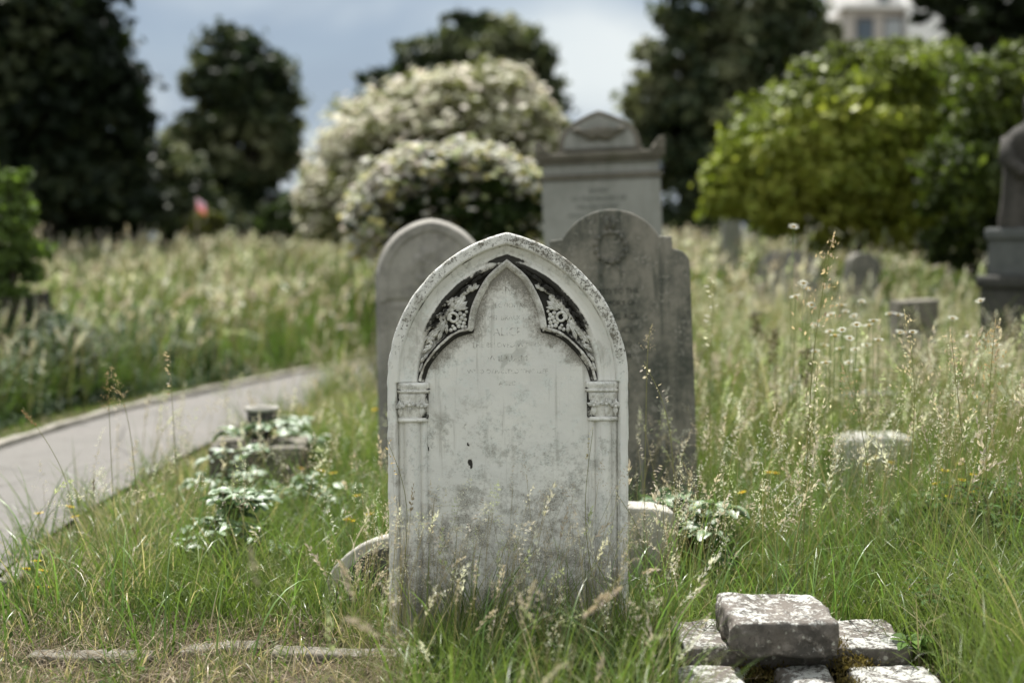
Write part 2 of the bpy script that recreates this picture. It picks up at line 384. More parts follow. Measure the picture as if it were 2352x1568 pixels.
# ------------------------------------------------------------------ sky & light
SUN = Vector((-.18, .58, 1.0)).normalized()
w = bpy.data.worlds.new('World'); sc.world = w; w.use_nodes = True; nt = w.node_tree; nt.nodes.clear(); k = NT(nt)
out = nt.nodes.new('ShaderNodeOutputWorld'); bg = nt.nodes.new('ShaderNodeBackground')
sky = nt.nodes.new('ShaderNodeTexSky'); sky.sky_type = 'NISHITA'; sky.sun_disc = False
sky.sun_elevation = math.asin(SUN.z); sky.sun_rotation = math.atan2(SUN.x, SUN.y)
tc = nt.nodes.new('ShaderNodeTexCoord').outputs['Generated']
mp = nt.nodes.new('ShaderNodeMapping'); nt.links.new(tc, mp.inputs[0]); mp.inputs['Scale'].default_value = (1, 1, 2.6); mp.inputs['Location'].default_value = (.35, .1, .42)
n1 = k.noise(mp.outputs[0], 3.1, 6, .5, .25)
mp2 = nt.nodes.new('ShaderNodeMapping'); nt.links.new(tc, mp2.inputs[0]); mp2.inputs['Scale'].default_value = (1, 1, 2.2); mp2.inputs['Location'].default_value = (4.1, 2.2, 1.3)
n2 = k.noise(mp2.outputs[0], 3.6, 4, .45, .2)
cl = k.mix(k.step(n2, .38, .60), (3.9, 4.8, 6.0), (9.3, 9.9, 10.0))
skc = k.mix(k.math('ADD', k.math('MULTIPLY', k.step(n1, .34, .62), .35), .62), sky.outputs[0], cl)
sep = nt.nodes.new('ShaderNodeSeparateXYZ'); nt.links.new(tc, sep.inputs[0])
hi = k.math('ADD', k.math('MULTIPLY', k.step(sep.outputs[2], .25, .8), .35), k.math('MULTIPLY', k.step(k.math('MULTIPLY', sep.outputs[1], -1.0), -.1, .6), .45))  # added sky brightness overhead and behind the camera, fill for shaded faces
vm = nt.nodes.new('ShaderNodeVectorMath'); vm.operation = 'SCALE'; skw = k.mix(k.math('MINIMUM', k.math('MULTIPLY', hi, .8), .8), skc, (7.6, 7.5, 7.1)); nt.links.new(skw, vm.inputs[0]); nt.links.new(k.math('ADD', hi, 1.0), vm.inputs['Scale'])
nt.links.new(vm.outputs[0], bg.inputs[0]); bg.inputs[1].default_value = .046
nt.links.new(bg.outputs[0], out.inputs[0])
sl = bpy.data.lights.new('sun', 'SUN'); so = bpy.data.objects.new('sun', sl); C.objects.link(so)
sl.energy = 5.0; sl.angle = R(.53); sl.color = (1, .97, .92)
so.rotation_euler = (-SUN).to_track_quat('-Z', 'Y').to_euler(); so.location = (-10, 20, 20)
sc.view_settings.view_transform = 'Standard'; sc.view_settings.look = 'None'; sc.view_settings.exposure = 0.98; sc.view_settings.gamma = 1
sc.render.engine = 'CYCLES'; sc.cycles.use_denoising = True
sc.cycles.max_bounces = 6; sc.cycles.diffuse_bounces = 3; sc.cycles.transmission_bounces = 3; sc.cycles.transparent_max_bounces = 6; sc.cycles.glossy_bounces = 2
sc.cycles.sample_clamp_indirect = 6

# ------------------------------------------------------------------ headstones
def arch_stone(name, parent, a, rise, zs, thick, prof, mat, zbot=-.15, dz=.0035, nu=240, chip=.002, inner=None, extra=None, seed=1, stainf=None):
    """slab whose front is a relief; outline is a pointed arch of half width a springing at zs"""
    c = max((rise*rise-a*a)/(2*a), 0); Rr = a+c
    apex = math.sqrt(max(Rr*Rr-c*c, 0)) if rise >= a else rise
    zt = zs+apex
    zz = np.concatenate([np.arange(zbot, zt-.02, dz), zt-.02*(1-np.linspace(0, 1, 16))**2*1.0])
    zz = np.unique(np.round(zz, 6)); zz = zz[zz <= zt-.0006]
    t = np.clip(zz-zs, 0, None)
    hw = np.where(zz < zs, a, np.sqrt(np.clip(Rr*Rr-t*t, 0, None))-c)
    # slightly rounded apex
    u = np.linspace(-1, 1, nu+1)
    U, Z = np.meshgrid(u, zz); X = U*hw[:, None]
    Xa = np.abs(X)
    s = np.where(Z < zs, a-Xa, Rr-np.sqrt((Xa+c)**2+np.clip(Z-zs, 0, None)**2))
    s = np.clip(s, 0, None)
    y = prof(s, X, Z)
    nz = fnoise(np.stack([X*22, Z*22, 0*X], -1), seed, 4)-.5
    y = y+nz*.003
    # chipped edge
    ch = (fnoise(np.stack([np.sign(X)*5+0*X, Z*26, 0*X+2], -1), seed+9, 3)-.5)*chip*2.6
    X = X+np.where(np.abs(U) > .9, np.sign(U)*ch*((np.abs(U)-.9)/.1), 0)
    nrow, ncol = X.shape
    V = np.stack([X, y, Z], -1).reshape(-1, 3)
    i, j = np.meshgrid(np.arange(ncol-1), np.arange(nrow-1)); A = j*ncol+i
    Q = [np.stack([A, A+1, A+ncol+1, A+ncol], -1).reshape(-1, 4)]
    # sides and back (own vertices so the arris stays crisp)
    L = np.arange(nrow)*ncol; Rg = L+ncol-1
    loop = np.concatenate([L, Rg[::-1]]); fl = V[loop]; bl = fl.copy(); bl[:, 1] = thick; n0 = len(V); m = len(loop)
    V = np.vstack([V, fl, bl, bl])
    q = np.arange(m-1); Q.append(np.stack([n0+q, n0+q+1, n0+m+q+1, n0+m+q], -1)[:, ::-1])
    r = np.arange(nrow-1); b0 = n0+2*m
    Q.append(np.stack([b0+r, b0+r+1, b0+m-2-r, b0+m-1-r], -1))
    Q = np.concatenate(Q)
    Sx = np.concatenate([s.ravel(), np.zeros(3*m)])
    attrs = None
    if stainf is not None: attrs = stainf(Sx, V)
    o = mk(name, V, Q, mat=mat, parent=parent, smooth=True, attrs=attrs)
    return o

def trefoil_dist(X, Z, path):
    d = np.full(X.shape, 9.0)
    for i in range(len(path)-1):
        a = path[i]; b = path[i+1]; ab = b-a; L = ab@ab+1e-12
        t = np.clip(((X-a[0])*ab[0]+(Z-a[1])*ab[1])/L, 0, 1)
        d = np.minimum(d, np.hypot(X-a[0]-t*ab[0], Z-a[1]-t*ab[1]))
    return d
lanc = catmull([(0, 1.336), (.057, 1.287), (.091, 1.233), (.116, 1.173), (.128, 1.103)], 26)
lobe = catmull([(.128, 1.103), (.178, 1.088), (.219, 1.058), (.258, 1.017), (.287, .973), (.302, .925)], 26)
half = np.vstack([lanc, lobe[1:]])
TREF = np.vstack([half[::-1]*[-1, 1], half[1:]])
def inside_tref(X, Z):
    # half-width of the trefoil opening at each z
    Xa = np.abs(X)
    lz = lanc[::-1, 1]; lx = lanc[::-1, 0]
    bz = lobe[::-1, 1]; bx = lobe[::-1, 0]
    return np.where(Z > 1.103, Xa < np.interp(Z, lz, lx, right=-1), np.where(Z > .925, Xa < np.interp(Z, bz, bx), Xa < .302))

MX, MY = P(1170, 1490, 4.94).x, 4.94
main = thing('headstone', (MX, MY, 0), 'pale pointed-arch headstone in the middle with carved leaves, columns and black stained mouldings', 'headstone', rot=(R(-.6), R(-.35), R(.6)))

def main_prof(s, X, Z):
    arch = np.interp(s, [0, .003, .008, .036, .040, .044, .052, .066, .080, .088, .091, .097, .103, .107, .111, .2],
                        [.010, .004, .0, .0, .004, .013, .018, .026, .028, .025, .023, .0215, .023, .030, .042, .042])
    ins = inside_tref(X, Z)
    arch = np.where((s > .109) & ins, .036, arch)
    jamb = np.interp(s, [0, .003, .008, .028, .031, .035, .2], [.010, .004, 0, 0, .004, .036, .036])
    t = sstep(.915, .925, Z)
    return jamb*(1-t)+arch*t
def main_attr(s, V):
    X, Yv, Z = V[:, 0], V[:, 1], V[:, 2]
    n = fnoise(np.stack([X*9, Z*9, 0*X+4], -1), 21, 3)
    n2 = fnoise(np.stack([X*30, Z*30, 0*X+4], -1), 23, 3)
    ins = inside_tref(X, Z)
    td = trefoil_dist(X, Z, TREF[::2])
    front = Yv < .06
    arc = Z > .925
    band = sstep(.078, .094, s)*(1-sstep(.128, .160, s))
    side = np.where(X > 0, 1.0, .82)
    up = sstep(.99, 1.14, Z)
    stain = band*up*side*(.50+.5*n)
    stain = np.maximum(stain, sstep(.066, .082, s)*sstep(1.30, 1.37, Z)*(1-sstep(.15, .19, s))*.95)
    stain = np.where(arc & ~ins & (s > .107), np.maximum(stain, .42+.28*up*side), stain)
    stain = np.where(arc & ins & (s > .107), .62*(1-sstep(.004, .020, td))*(.5+.8*n), stain)
    stain = np.where((Z < .92) & (s > .028) & (s < .045), .5*n2+.12, stain)
    groove = np.exp(-((s-.0435)/.0035)**2)*.62+np.exp(-((s-.0895)/.003)**2)*.5
    stain = np.where(arc, np.maximum(stain, groove*(.45+.8*n2)), stain)
    stain = np.where(arc & ~ins & (s > .107), np.maximum(stain, .85*np.exp(-((td-.014)/.005)**2)), stain)  # darker line beside the moulding so its profile shows
    stain = stain*front
    speck = np.where(front, (1-sstep(.034, .044, s))*(.30+.70*sstep(.75, 1.1, Z))*np.where(X > 0, 1., .9), .8)
    grime = .33+.32*(1-sstep(.35, .95, Z))+.24*(1-sstep(.0, .45, Z))+.35*(fnoise(np.stack([X*5, Z*5, 0*X], -1), 51, 3)-.5)*(1-sstep(.7, 1.0, Z))
    grime = grime+np.where(ins & (Z > .93), .55*(1-sstep(.0, .085, td))*sstep(.93, 1.0, Z), 0)
    grime = grime+.25*sstep(1.18, 1.3, Z)
    grime = np.where(s < .1, grime*.75, grime)
    # two flaked spots and a little pitting
    for (cx, cz, rr, a) in ((-.135, .63, .022, .9), (-.147, .762, .018, .55), (.285, .66, .018, .9), (.29, .80, .02, .7), (-.14, .70, .012, .7)):
        d = np.hypot((X-cx)*1.5, (Z-cz)*.8)
        stain = np.maximum(stain, a*(1-sstep(rr*.35, rr*1.1, d+.012*(n2-.5)))*sstep(.46, .60, fnoise(np.stack([X*70, Z*70, 0*X], -1), 88, 3))*front)
    return dict(stain=np.clip(stain, 0, 1), speck=np.clip(speck, 0, 1), grime=np.clip(grime, 0, 1.1))
arch_stone('slab', main, .422, .522, .923, .125, main_prof, M['marble'], stainf=main_attr)

def marble_attrs(V, stain=.1, speck=.1, grime=.35):
    n = len(V); X, Z = V[:, 0], V[:, 2]
    nn = fnoise(np.stack([X*24, V[:, 1]*40, Z*24], -1), 31, 3)
    return dict(stain=np.broadcast_to(np.asarray(stain, float), (n,))*(.5+nn), speck=np.full(n, speck), grime=np.broadcast_to(np.asarray(grime, float), (n,)))
# trefoil moulding, swept profile
def sweep(path, prof):
    t = np.gradient(path, axis=0)
    seg = np.diff(path, axis=0); seg /= np.linalg.norm(seg, axis=1)[:, None]+1e-12
    nr = np.stack([-seg[:, 1], seg[:, 0]], -1)
    n = np.vstack([nr[:1], nr[:-1]+nr[1:], nr[-1:]]); n /= np.linalg.norm(n, axis=1)[:, None]+1e-9
    cs = np.ones(len(path)); cs[1:-1] = np.clip((n[1:-1]*nr[1:]).sum(1), .45, 1)
    V = np.stack([np.stack([path[:, 0]+n[:, 0]*o/cs, np.full(len(path), y), path[:, 1]+n[:, 1]*o/cs], -1) for o, y in prof], 1)
    m = len(prof); i, j = np.meshgrid(np.arange(m-1), np.arange(len(path)-1)); a = j*m+i
    return V.reshape(-1, 3), np.stack([a, a+1, a+m+1, a+m], -1).reshape(-1, 4)
V, Q = sweep(TREF, [(.013, .044), (.0125, .022), (.010, .0165), (.005, .0155), (.002, .019), (-.003, .021), (-.008, .026), (-.0115, .038)])
lowside = np.where((V[:, 2] < 1.115), .42, .18)+.18*(V[:, 1] > .03)+np.where((V[:, 2] < 1.10) & (V[:, 1] > .018), .22, 0)
mk('arch_moulding', V, Q, mat=M['marble'], parent=main, smooth=True, attrs=marble_attrs(V, lowside, .1, .62))

# carved leaves
def leaf_relief(A, B, W, nl=3, y0=.041, hgt=.020, bend=0.0, nt_=26, nw=11):
    A = np.array(A); B = np.array(B); d = B-A; L = np.linalg.norm(d); d /= L; p = np.array([-d[1], d[0]])
    t = np.linspace(0, 1, nt_)[:, None]; u = np.linspace(-1, 1, nw)[None, :]
    lobes = .62+.38*np.abs(np.sin(nl*math.pi*t+.4))
    wdt = W*np.sin(math.pi*np.clip(t*.94+.05, 0, 1))**.65*lobes
    off = bend*np.sin(math.pi*t)
    along = t*L+(.10*L)*np.abs(u)*(1-t)
    X = A[0]+d[0]*along+p[0]*(u*wdt+off); Z = A[1]+d[1]*along+p[1]*(u*wdt+off)
    dome = np.sqrt(np.clip(1-np.abs(u)**2.2, 0, 1))*np.sin(math.pi*np.clip(t*.9+.08, 0, 1))**.5
    rib = 1-.32*np.exp(-(u/.14)**2)
    furrow = 1-.25*np.abs(u)*(.5+.5*np.cos(2*nl*math.pi*t+.8))
    Yv = y0-hgt*dome*rib*furrow
    V = np.stack([X, Yv, Z], -1).reshape(-1, 3); i, j = np.meshgrid(np.arange(nw-1), np.arange(nt_-1)); a = j*nw+i
    return V, np.stack([a, a+1, a+nw+1, a+nw], -1).reshape(-1, 4)
carv = [((-.196, 1.160), (-.190, 1.224), .016, 3, .004), ((-.190, 1.172), (-.150, 1.236), .017, 3, -.005), ((-.185, 1.176), (-.139, 1.205), .011, 2, -.003),
        ((-.182, 1.172), (-.136, 1.182), .009, 2, .002), ((-.168, 1.236), (-.122, 1.262), .012, 2, 0), ((-.135, 1.238), (-.096, 1.262), .010, 2, 0),
        ((-.128, 1.262), (-.080, 1.298), .011, 2, .003), ((-.090, 1.290), (-.045, 1.322), .009, 2, 0), ((-.203, 1.158), (-.224, 1.178), .008, 2, 0),
        ((-.212, 1.140), (-.268, 1.110), .011, 2, .007), ((-.214, 1.130), (-.283, 1.083), .012, 3, .003), ((-.216, 1.124), (-.290, 1.052), .012, 3, -.004),
        ((-.216, 1.126), (-.244, 1.064), .010, 2, -.003), ((-.213, 1.130), (-.213, 1.090), .008, 2, 0), ((-.262, 1.052), (-.304, 1.022), .009, 2, 0),
        ((-.222, 1.166), (-.262, 1.150), .011, 2, .003), ((-.212, 1.195), (-.238, 1.190), .009, 2, 0), ((-.176, 1.246), (-.196, 1.240), .010, 2, 0), ((-.150, 1.262), (-.128, 1.292), .010, 2, 0), ((-.252, 1.128), (-.292, 1.100), .009, 2, 0), ((-.108, 1.296), (-.072, 1.322), .008, 2, 0), ((-.272, 1.085), (-.306, 1.060), .009, 2, 0),
        ((-.278, 1.022), (-.308, .990), .009, 2, 0), ((-.298, .992), (-.310, .955), .007, 2, 0), ((-.2, 1.20), (-.222, 1.212), .008, 2, 0)]
for th in np.linspace(.12, 1.10, 15):       # a running outer row of leaves under the arch moulding
    for r0, dr, W in ((.396, .030, .0095),):
        ca, sa = math.cos(th), math.sin(th); x0, z0 = .1117-r0*ca, .923+r0*sa
        if x0 > -.055 or bool(inside_tref(np.array([x0]), np.array([z0]))[0]) or float(trefoil_dist(np.array([x0]), np.array([z0]), TREF)[0]) < .018: continue
        x1, z1 = x0-dr*math.cos(th-.65), z0+dr*math.sin(th-.65); x2, z2 = x0-dr*.9*math.cos(th+.75), z0+dr*.9*math.sin(th+.75)
        carv.append(((x0, z0), (x1, z1), W, 2, 0)); carv.append(((x0, z0), (x2, z2), W, 2, 0))
berries = [(-.165, 1.162, .008), (-.151, 1.156, .0075), (-.160, 1.146, .0085), (-.148, 1.141, .007), (-.166, 1.133, .008), (-.152, 1.128, .0075), (-.170, 1.118, .008), (-.185, 1.109, .0075),
           (-.198, 1.104, .0075), (-.157, 1.116, .007), (-.176, 1.128, .006), (-.143, 1.168, .006), (-.191, 1.118, .006), (-.146, 1.115, .006)]
for sgn in (-1, 1):
    A_ = Acc()
    for (a, b, W, nl, bd) in carv:
        j = .0025
        V, Q = leaf_relief((-sgn*a[0], a[1]), (-sgn*b[0], b[1]), W, nl, hgt=.021, bend=bd*(-sgn))
        A_.add(V, Q)
    for (x, z, r) in berries: ball(A_, (x*(1 if sgn < 0 else -1), .034, z), r, seg=9, rings=6)
    cx = .189*sgn; ang = np.linspace(-.5, 2*math.pi*1.15, 26); rad = np.linspace(.019, .011, 26)
    tube(A_, np.stack([cx+np.cos(ang)*rad*sgn, .030-.002*np.sin(ang), 1.1476+np.sin(ang)*rad], -1), .0052, 8)
    tube(A_, [(.213*sgn, .034, 1.128), (.222*sgn, .032, 1.148), (.214*sgn, .030, 1.165), (.203*sgn, .032, 1.176)], .0045, 7)
    V = np.concatenate(A_.V)
    # the outer side of the foliage carries the crust; deep parts coloured darker for contrast
    Rr = .5337; c_ = .1117
    s = Rr-np.hypot(np.abs(V[:, 0])+c_, V[:, 2]-.923)
    st = .26+.36*(1-sstep(.118, .145, s))*sstep(1.04, 1.14, V[:, 2])+.42*sstep(.032, .040, V[:, 1])+.22*sstep(1.25, 1.29, V[:, 2])
    mk('leaf_carving', V, np.concatenate(A_.Q), np.concatenate(A_.T), M['marble'], main, smooth=True, attrs=marble_attrs(V, st, .15, .5))

# columns with capitals
for sgn in (-1, 1):
    xs = np.linspace(.279, .386, 56)
    def bump(x, c, r): return np.sqrt(np.clip(1-((x-c)/r)**2, 0, 1))*r
    dep = .037-np.maximum.reduce([bump(xs, .338, .030)*1.05, bump(xs, .297, .013)*1.1, bump(xs, .375, .010)*1.2])
    zz = np.concatenate([[-.12, .02], np.linspace(.05, .79, 40)])
    X, Z = np.meshgrid(xs*sgn, zz); Yv = np.broadcast_to(dep, X.shape)+.0022*(fnoise(np.stack([X*40, Z*12, 0*X], -1), 5, 3)-.5)
    V = np.stack([X, Yv, Z], -1).reshape(-1, 3); n = len(xs); i, j = np.meshgrid(np.arange(n-1), np.arange(len(zz)-1)); a = j*n+i
    st = np.clip((V[:, 1]-.027)/.010, 0, 1)*.62  # colour darkens with depth between the shafts
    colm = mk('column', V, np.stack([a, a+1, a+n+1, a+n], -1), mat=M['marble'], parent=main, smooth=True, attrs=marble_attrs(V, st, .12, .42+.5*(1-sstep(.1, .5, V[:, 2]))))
    # capital: necking ring, bell with leaves, moulded abacus
    A_ = Acc()
    def ringprof(pr, x0, x1):   # pr: (z, forward) ; a bowed band across the jamb
        tt = np.linspace(0, 1, 22); V = []
        for (z, f) in pr:
            bow = np.sin(math.pi*tt)**.35
            V.append(np.stack([(x0+(x1-x0)*tt)*sgn, .038-f*bow, np.full(22, z)], -1))
        V = np.stack(V); m = len(pr); i, j = np.meshgrid(np.arange(21), np.arange(m-1)); a = j*22+i
        A_.add(V.reshape(-1, 3), np.stack([a, a+1, a+23, a+22], -1).reshape(-1, 4))
    ringprof([(.782, 0), (.783, .034), (.787, .039), (.793, .039), (.797, .034), (.798, .022)], .280, .392)
    ringprof([(.797, .022), (.82, .026), (.85, .030), (.872, .033), (.884, .034), (.886, .001)], .278, .391)
    ringprof([(.884, .001), (.885, .036), (.890, .042), (.895, .042), (.897, .037), (.903, .040), (.913, .043), (.920, .041), (.922, .002)], .272, .394)
    for (cx, cz, an) in ((.302, .845, 0), (.345, .850, .5), (.378, .842, -.3)):
        for q in range(5):
            aa = math.pi*(.12+.19*q)+an*.3; ln = .027 if q % 2 == 0 else .022
            V, Q = leaf_relief((cx*sgn, cz-.008), ((cx+math.cos(aa)*ln)*sgn, cz-.008+math.sin(aa)*ln), .0075, 1, y0=.014, hgt=.016, nt_=10, nw=7); A_.add(V, Q)
        V, Q = leaf_relief((cx*sgn, .802), (cx*sgn, cz), .010, 1, y0=.014, hgt=.009, nt_=10, nw=7); A_.add(V, Q)
        ball(A_, (cx*sgn, .003, cz-.006), .006)
    V = np.concatenate(A_.V)
    st = .20+.34*np.clip((V[:, 1]-.008)/.012, 0, 1)*(V[:, 2] > .79)+.25*((V[:, 2] > .895) & (V[:, 2] < .899))  # recesses coloured darker to raise the contrast of the leaves
    cp = mk('capital', V, np.concatenate(A_.Q), np.concatenate(A_.T) if A_.T else None, M['marble'], colm, smooth=True, attrs=marble_attrs(V, st, .25, .5))

def text_mesh(name, lines, mat, parent, y, worldrot=None):
    """lines: (text, x, z, cap height, width scale)"""
    Vs = []; Fs = []; n = 0
    for (t, x, z, hgt, wx) in lines:
        cu = bpy.data.curves.new('lettering', 'FONT'); cu.body = t; cu.size = hgt/.72; cu.align_x = 'CENTER'; cu.align_y = 'CENTER'; cu.extrude = .0004; cu.resolution_u = 3
        ob = bpy.data.objects.new('lettering', cu); C.objects.link(ob)
        dg = bpy.context.evaluated_depsgraph_get(); me = bpy.data.meshes.new_from_object(ob.evaluated_get(dg))
        for v in me.vertices: Vs.append((x+v.co.x*wx, y-v.co.z, z+v.co.y))
        for p in me.polygons: Fs.append([i+n for i in p.vertices])
        n += len(me.vertices)
        bpy.data.objects.remove(ob); bpy.data.curves.remove(cu); bpy.data.meshes.remove(me)
    me = bpy.data.meshes.new(name); me.from_pydata(Vs, [], Fs); me.materials.append(mat)
    o = bpy.data.objects.new(name, me); C.objects.link(o); o.parent = parent
    return o
text_mesh('inscription', [('IN', 0, 1.243, .028, 1.0), ('AFFECTIONATE', 0, 1.189, .017, .98), ('REMEMBRANCE OF', .003, 1.146, .017, .98), ('ALICE', 0, 1.096, .030, .92),
     ('THE BELOVED WIFE OF', 0, 1.050, .0165, 1.05), ('WILLIAM', 0, 1.003, .022, 1.2), ('WHO DEPARTED THIS LIFE', 0, .957, .0155, 1.1), ('AGED', 0, .915, .0155, 1.1)], M['letter'], main, .0348)

# ---- bevelled polygons
def prism(bm, pts, y0, y1, bev=.006, seg=2):
    vs = [bm.verts.new((x, y0, z)) for x, z in pts]; f = bm.faces.new(vs)
    r = bmesh.ops.extrude_face_region(bm, geom=[f]); nv = [g for g in r['geom'] if isinstance(g, bmesh.types.BMVert)]
    for v in nv: v.co.y = y1
    if bev > 0:
        es = [e for e in bm.edges if e.is_valid and all(v in vs or v in nv for v in e.verts) and abs(e.verts[0].co.y-e.verts[1].co.y) < 1e-6]
        bmesh.ops.bevel(bm, geom=es, offset=bev, segments=seg, affect='EDGES', profile=.5, clamp_overlap=True)
def rough_box(bm, x0, x1, y0, y1, z0, z1, bev=.012, cell=.03, amp=.006, seed=0, fr=9.0, rot=0.0, chip=0.0):
    r = bmesh.ops.create_cube(bm, size=1); vs = r['verts']
    for v in vs: v.co = Vector(((x0+x1)/2+v.co.x*(x1-x0), (y0+y1)/2+v.co.y*(y1-y0), (z0+z1)/2+v.co.z*(z1-z0)))
    es = list({e for v in vs for e in v.link_edges})
    b = bmesh.ops.bevel(bm, geom=es, offset=bev, segments=2, affect='EDGES', profile=.6)
    fs = {f for v in b['verts'] for f in v.link_faces}
    for _ in range(6):
        es = [e for e in {e for f in fs for e in f.edges} if e.calc_length() > cell]
        if not es: break
        q = bmesh.ops.subdivide_edges(bm, edges=es, cuts=1, use_grid_fill=True)
        nf = {g for g in q['geom'] if isinstance(g, bmesh.types.BMFace)}
        fs = {f for f in fs if f.is_valid} | nf
        fs |= {f2 for f in list(fs) for e in f.edges for f2 in e.link_faces}
    vv = {v for f in fs for v in f.verts}
    cx, cy, cz = (x0+x1)/2, (y0+y1)/2, (z0+z1)/2
    off = Vector((seed*3.1, seed*1.7, seed*2.3))
    bm.normal_update()
    for v in vv:
        n = mnoise.fractal(v.co*fr+off, .9, 2.1, 4)+.8*mnoise.noise(v.co*fr*.35+off)
        e = sorted((abs(abs(v.co.x-cx)-(x1-x0)/2), abs(abs(v.co.y-cy)-(y1-y0)/2), abs(abs(v.co.z-cz)-(z1-z0)/2)))
        v.co += v.normal*n*amp
        if chip and e[1] < .035:
            q = max(0.0, mnoise.noise(v.co*7+off*2)+.15)+max(0.0, mnoise.noise(v.co*19+off)-.1)*.6
            v.co -= (v.co-Vector((cx, cy, cz))).normalized()*q*chip*(1-e[1]/.035)
        if rot:
            d = v.co-Vector((cx, cy, cz)); d.rotate(Matrix.Rotation(rot, 3, 'Z')); v.co = Vector((cx, cy, cz))+d
def box(bm, x0, x1, y0, y1, z0, z1, bev=.008):
    r = bmesh.ops.create_cube(bm, size=1); vs = r['verts']
    for v in vs: v.co = Vector(((x0+x1)/2+v.co.x*(x1-x0), (y0+y1)/2+v.co.y*(y1-y0), (z0+z1)/2+v.co.z*(z1-z0)))
    if bev: bmesh.ops.bevel(bm, geom=list({e for v in vs for e in v.link_edges}), offset=bev, segments=2, affect='EDGES', profile=.5)

# ---- left rear stone: rounded, raised chamfered rim
p = P(1000, 1000, 8.0)
ls = thing('headstone', (p.x, 8.0, 0), 'dark grey round-topped headstone behind the left side of the pale pointed one', 'headstone', rot=(R(-1), R(-.8), R(3)))
def ls_prof(s, X, Z):
    y = np.interp(s, [0, .006, .024, .030, .07, .078, .3], [.065, .052, .004, 0, 0, .010, .010])
    y = np.where(Z < 1.07, np.interp(s, [0, .006, .024, .05, .06, .3], [.065, .052, .012, .008, .016, .016]), y)
    y = y+.012*np.exp(-((Z-1.075)/.012)**2)*(s > .06)
    # worn relief of a drooping spray in the arch
    rr = np.hypot(X*1.15, Z-1.27)
    y = y-.016*sstep(.16, .08, rr)*(.35+1.0*vnoise(np.stack([X*26, Z*26, 0*X], -1), 77))*(Z > 1.09)
    return y
arch_stone('slab', ls, .320, .345, 1.195, .15, ls_prof, M['grey_stone'], dz=.008, nu=110, seed=4)
text_mesh('inscription', [('IN LOVING MEMORY', 0, 1.02, .028, .9), ('OF', 0, .95, .028, .9), ('WHO DIED', 0, .87, .024, .9)], M['letter_mon'], ls, .0135)

# ---- right rear stone: shouldered
p = P(1424, 1000, 6.7)
rs = thing('headstone', (p.x, 6.7, 0), 'dark streaked headstone with round top and stepped shoulders behind the pale one', 'headstone', rot=(0, R(-2.0), R(-4)))
half = [(.378, -.1), (.376, .6), (.368, 1.25)]
half += [(.295+.072*math.cos(a), 1.295+.07*math.sin(a)) for a in np.linspace(0, math.pi/2, 9)]
half += [(.289, 1.372), (.287, 1.425), (.238, 1.43)]
cz = 1.562-.262
half += [(.262*math.sin(a)*1.0, cz+.262*math.cos(a)) for a in np.linspace(math.acos(.5), 0, 22)]
half[-23:-22] = []
pts = half+[(-x, z) for x, z in half[::-1][1:]]
bm = bmesh.new(); prism(bm, pts, 0, .13, .009, 3)
from_bm('slab', bm, M['green_stone'], rs)
A_ = Acc()
ang = np.linspace(0, 2*math.pi, 49); rr = .070
tube(A_, np.stack([np.cos(ang)*rr, np.full(49, .004), 1.385+np.sin(ang)*rr], -1), .011, 8, cap=False)
for q in range(14):
    a = q/14*2*math.pi
    V, Q = leaf_relief((math.cos(a)*.058, 1.385+math.sin(a)*.058), (math.cos(a+.35)*.086, 1.385+math.sin(a+.35)*.086), .012, 1, y0=.001, hgt=.02, nt_=9, nw=7); A_.add(V, Q)
for sg in (-1, 1):
    V, Q = leaf_relief((sg*.03, 1.31), (sg*.065, 1.235), .016, 2, y0=.002, hgt=.010); A_.add(V, Q)
    tube(A_, [(sg*.012, 0, 1.47), (sg*.018, -.004, 1.50), (sg*.012, 0, 1.53)], [.01, .012, .007], 8)
A_.build('wreath_carving', M['green_stone'], rs, smooth=True)
text_mesh('inscription', [('SACRED TO THE', 0, 1.175, .026, .92), ('MEMORY OF', .02, 1.12, .026, .92), ('LIVING AGE', .02, 1.055, .030, .92), ('BRUCE', .03, .99, .033, 1.0), ('WHO DIED', 0, .925, .026, .92), ('OF THE', .03, .87, .026, .92), ('BELOVED', 0, .81, .026, .92),
     ('ALSO OF', 0, .75, .026, .92), ('IN PEACE', 0, .69, .026, .92)], M['letter_dark'], rs, -.0015)

# ---- tall pedestal monument
p = P(1402, 1000, 10.2); S = 10.2/3267
mz = lambda y: H+(550-y)*S
mon = thing('monument', (p.x, 10.2, 0), 'tall grey pedestal monument with arched pediment and scrolled corners behind the headstones', 'monument', rot=(0, R(-2.4), R(-3)))
bm = bmesh.new(); box(bm, -.425, .425, 0, .6, .30, mz(412), .01); from_bm('die', bm, M['mon_stone'], mon)
bm = bmesh.new(); box(bm, -.415, .415, .010, .59, mz(400)+.001, mz(374), .01); from_bm('frieze', bm, M['mon_stone'], mon)
bm = bmesh.new(); box(bm, -.442, .442, -.018, .618, mz(412)+.001, mz(400), .012); from_bm('band', bm, M['mon_dark'], mon)
bm = bmesh.new(); box(bm, -.44, .44, -.025, .625, mz(374)+.001, mz(364), .012); box(bm, -.465, .465, -.045, .645, mz(364)+.001, mz(351), .014)
from_bm('cornice', bm, M['mon_dark'], mon)
zb = mz(351)+.001; zt = mz(255)
tp = [(-.285, zb), (-.285, zb+.02), (-.270, zb+.024), (-.265, zb+.078), (-.255, zb+.112), (-.236, zb+.145), (-.206, zb+.178), (-.165, zb+.208), (-.112, zb+.236), (-.05, zb+.262), (0, zb+.281)]
tp = [(x*1.10, zb+(z-zb)*1.06) for x, z in tp]
tp = tp+[(-x, z) for x, z in tp[::-1][1:]]
bm = bmesh.new(); prism(bm, tp, .03, .57, .012, 2); from_bm('pediment', bm, M['mon_dark'], mon)
ip = [(x*.86, zb+.012+(z-zb)*.84) for x, z in tp[1:-1]]
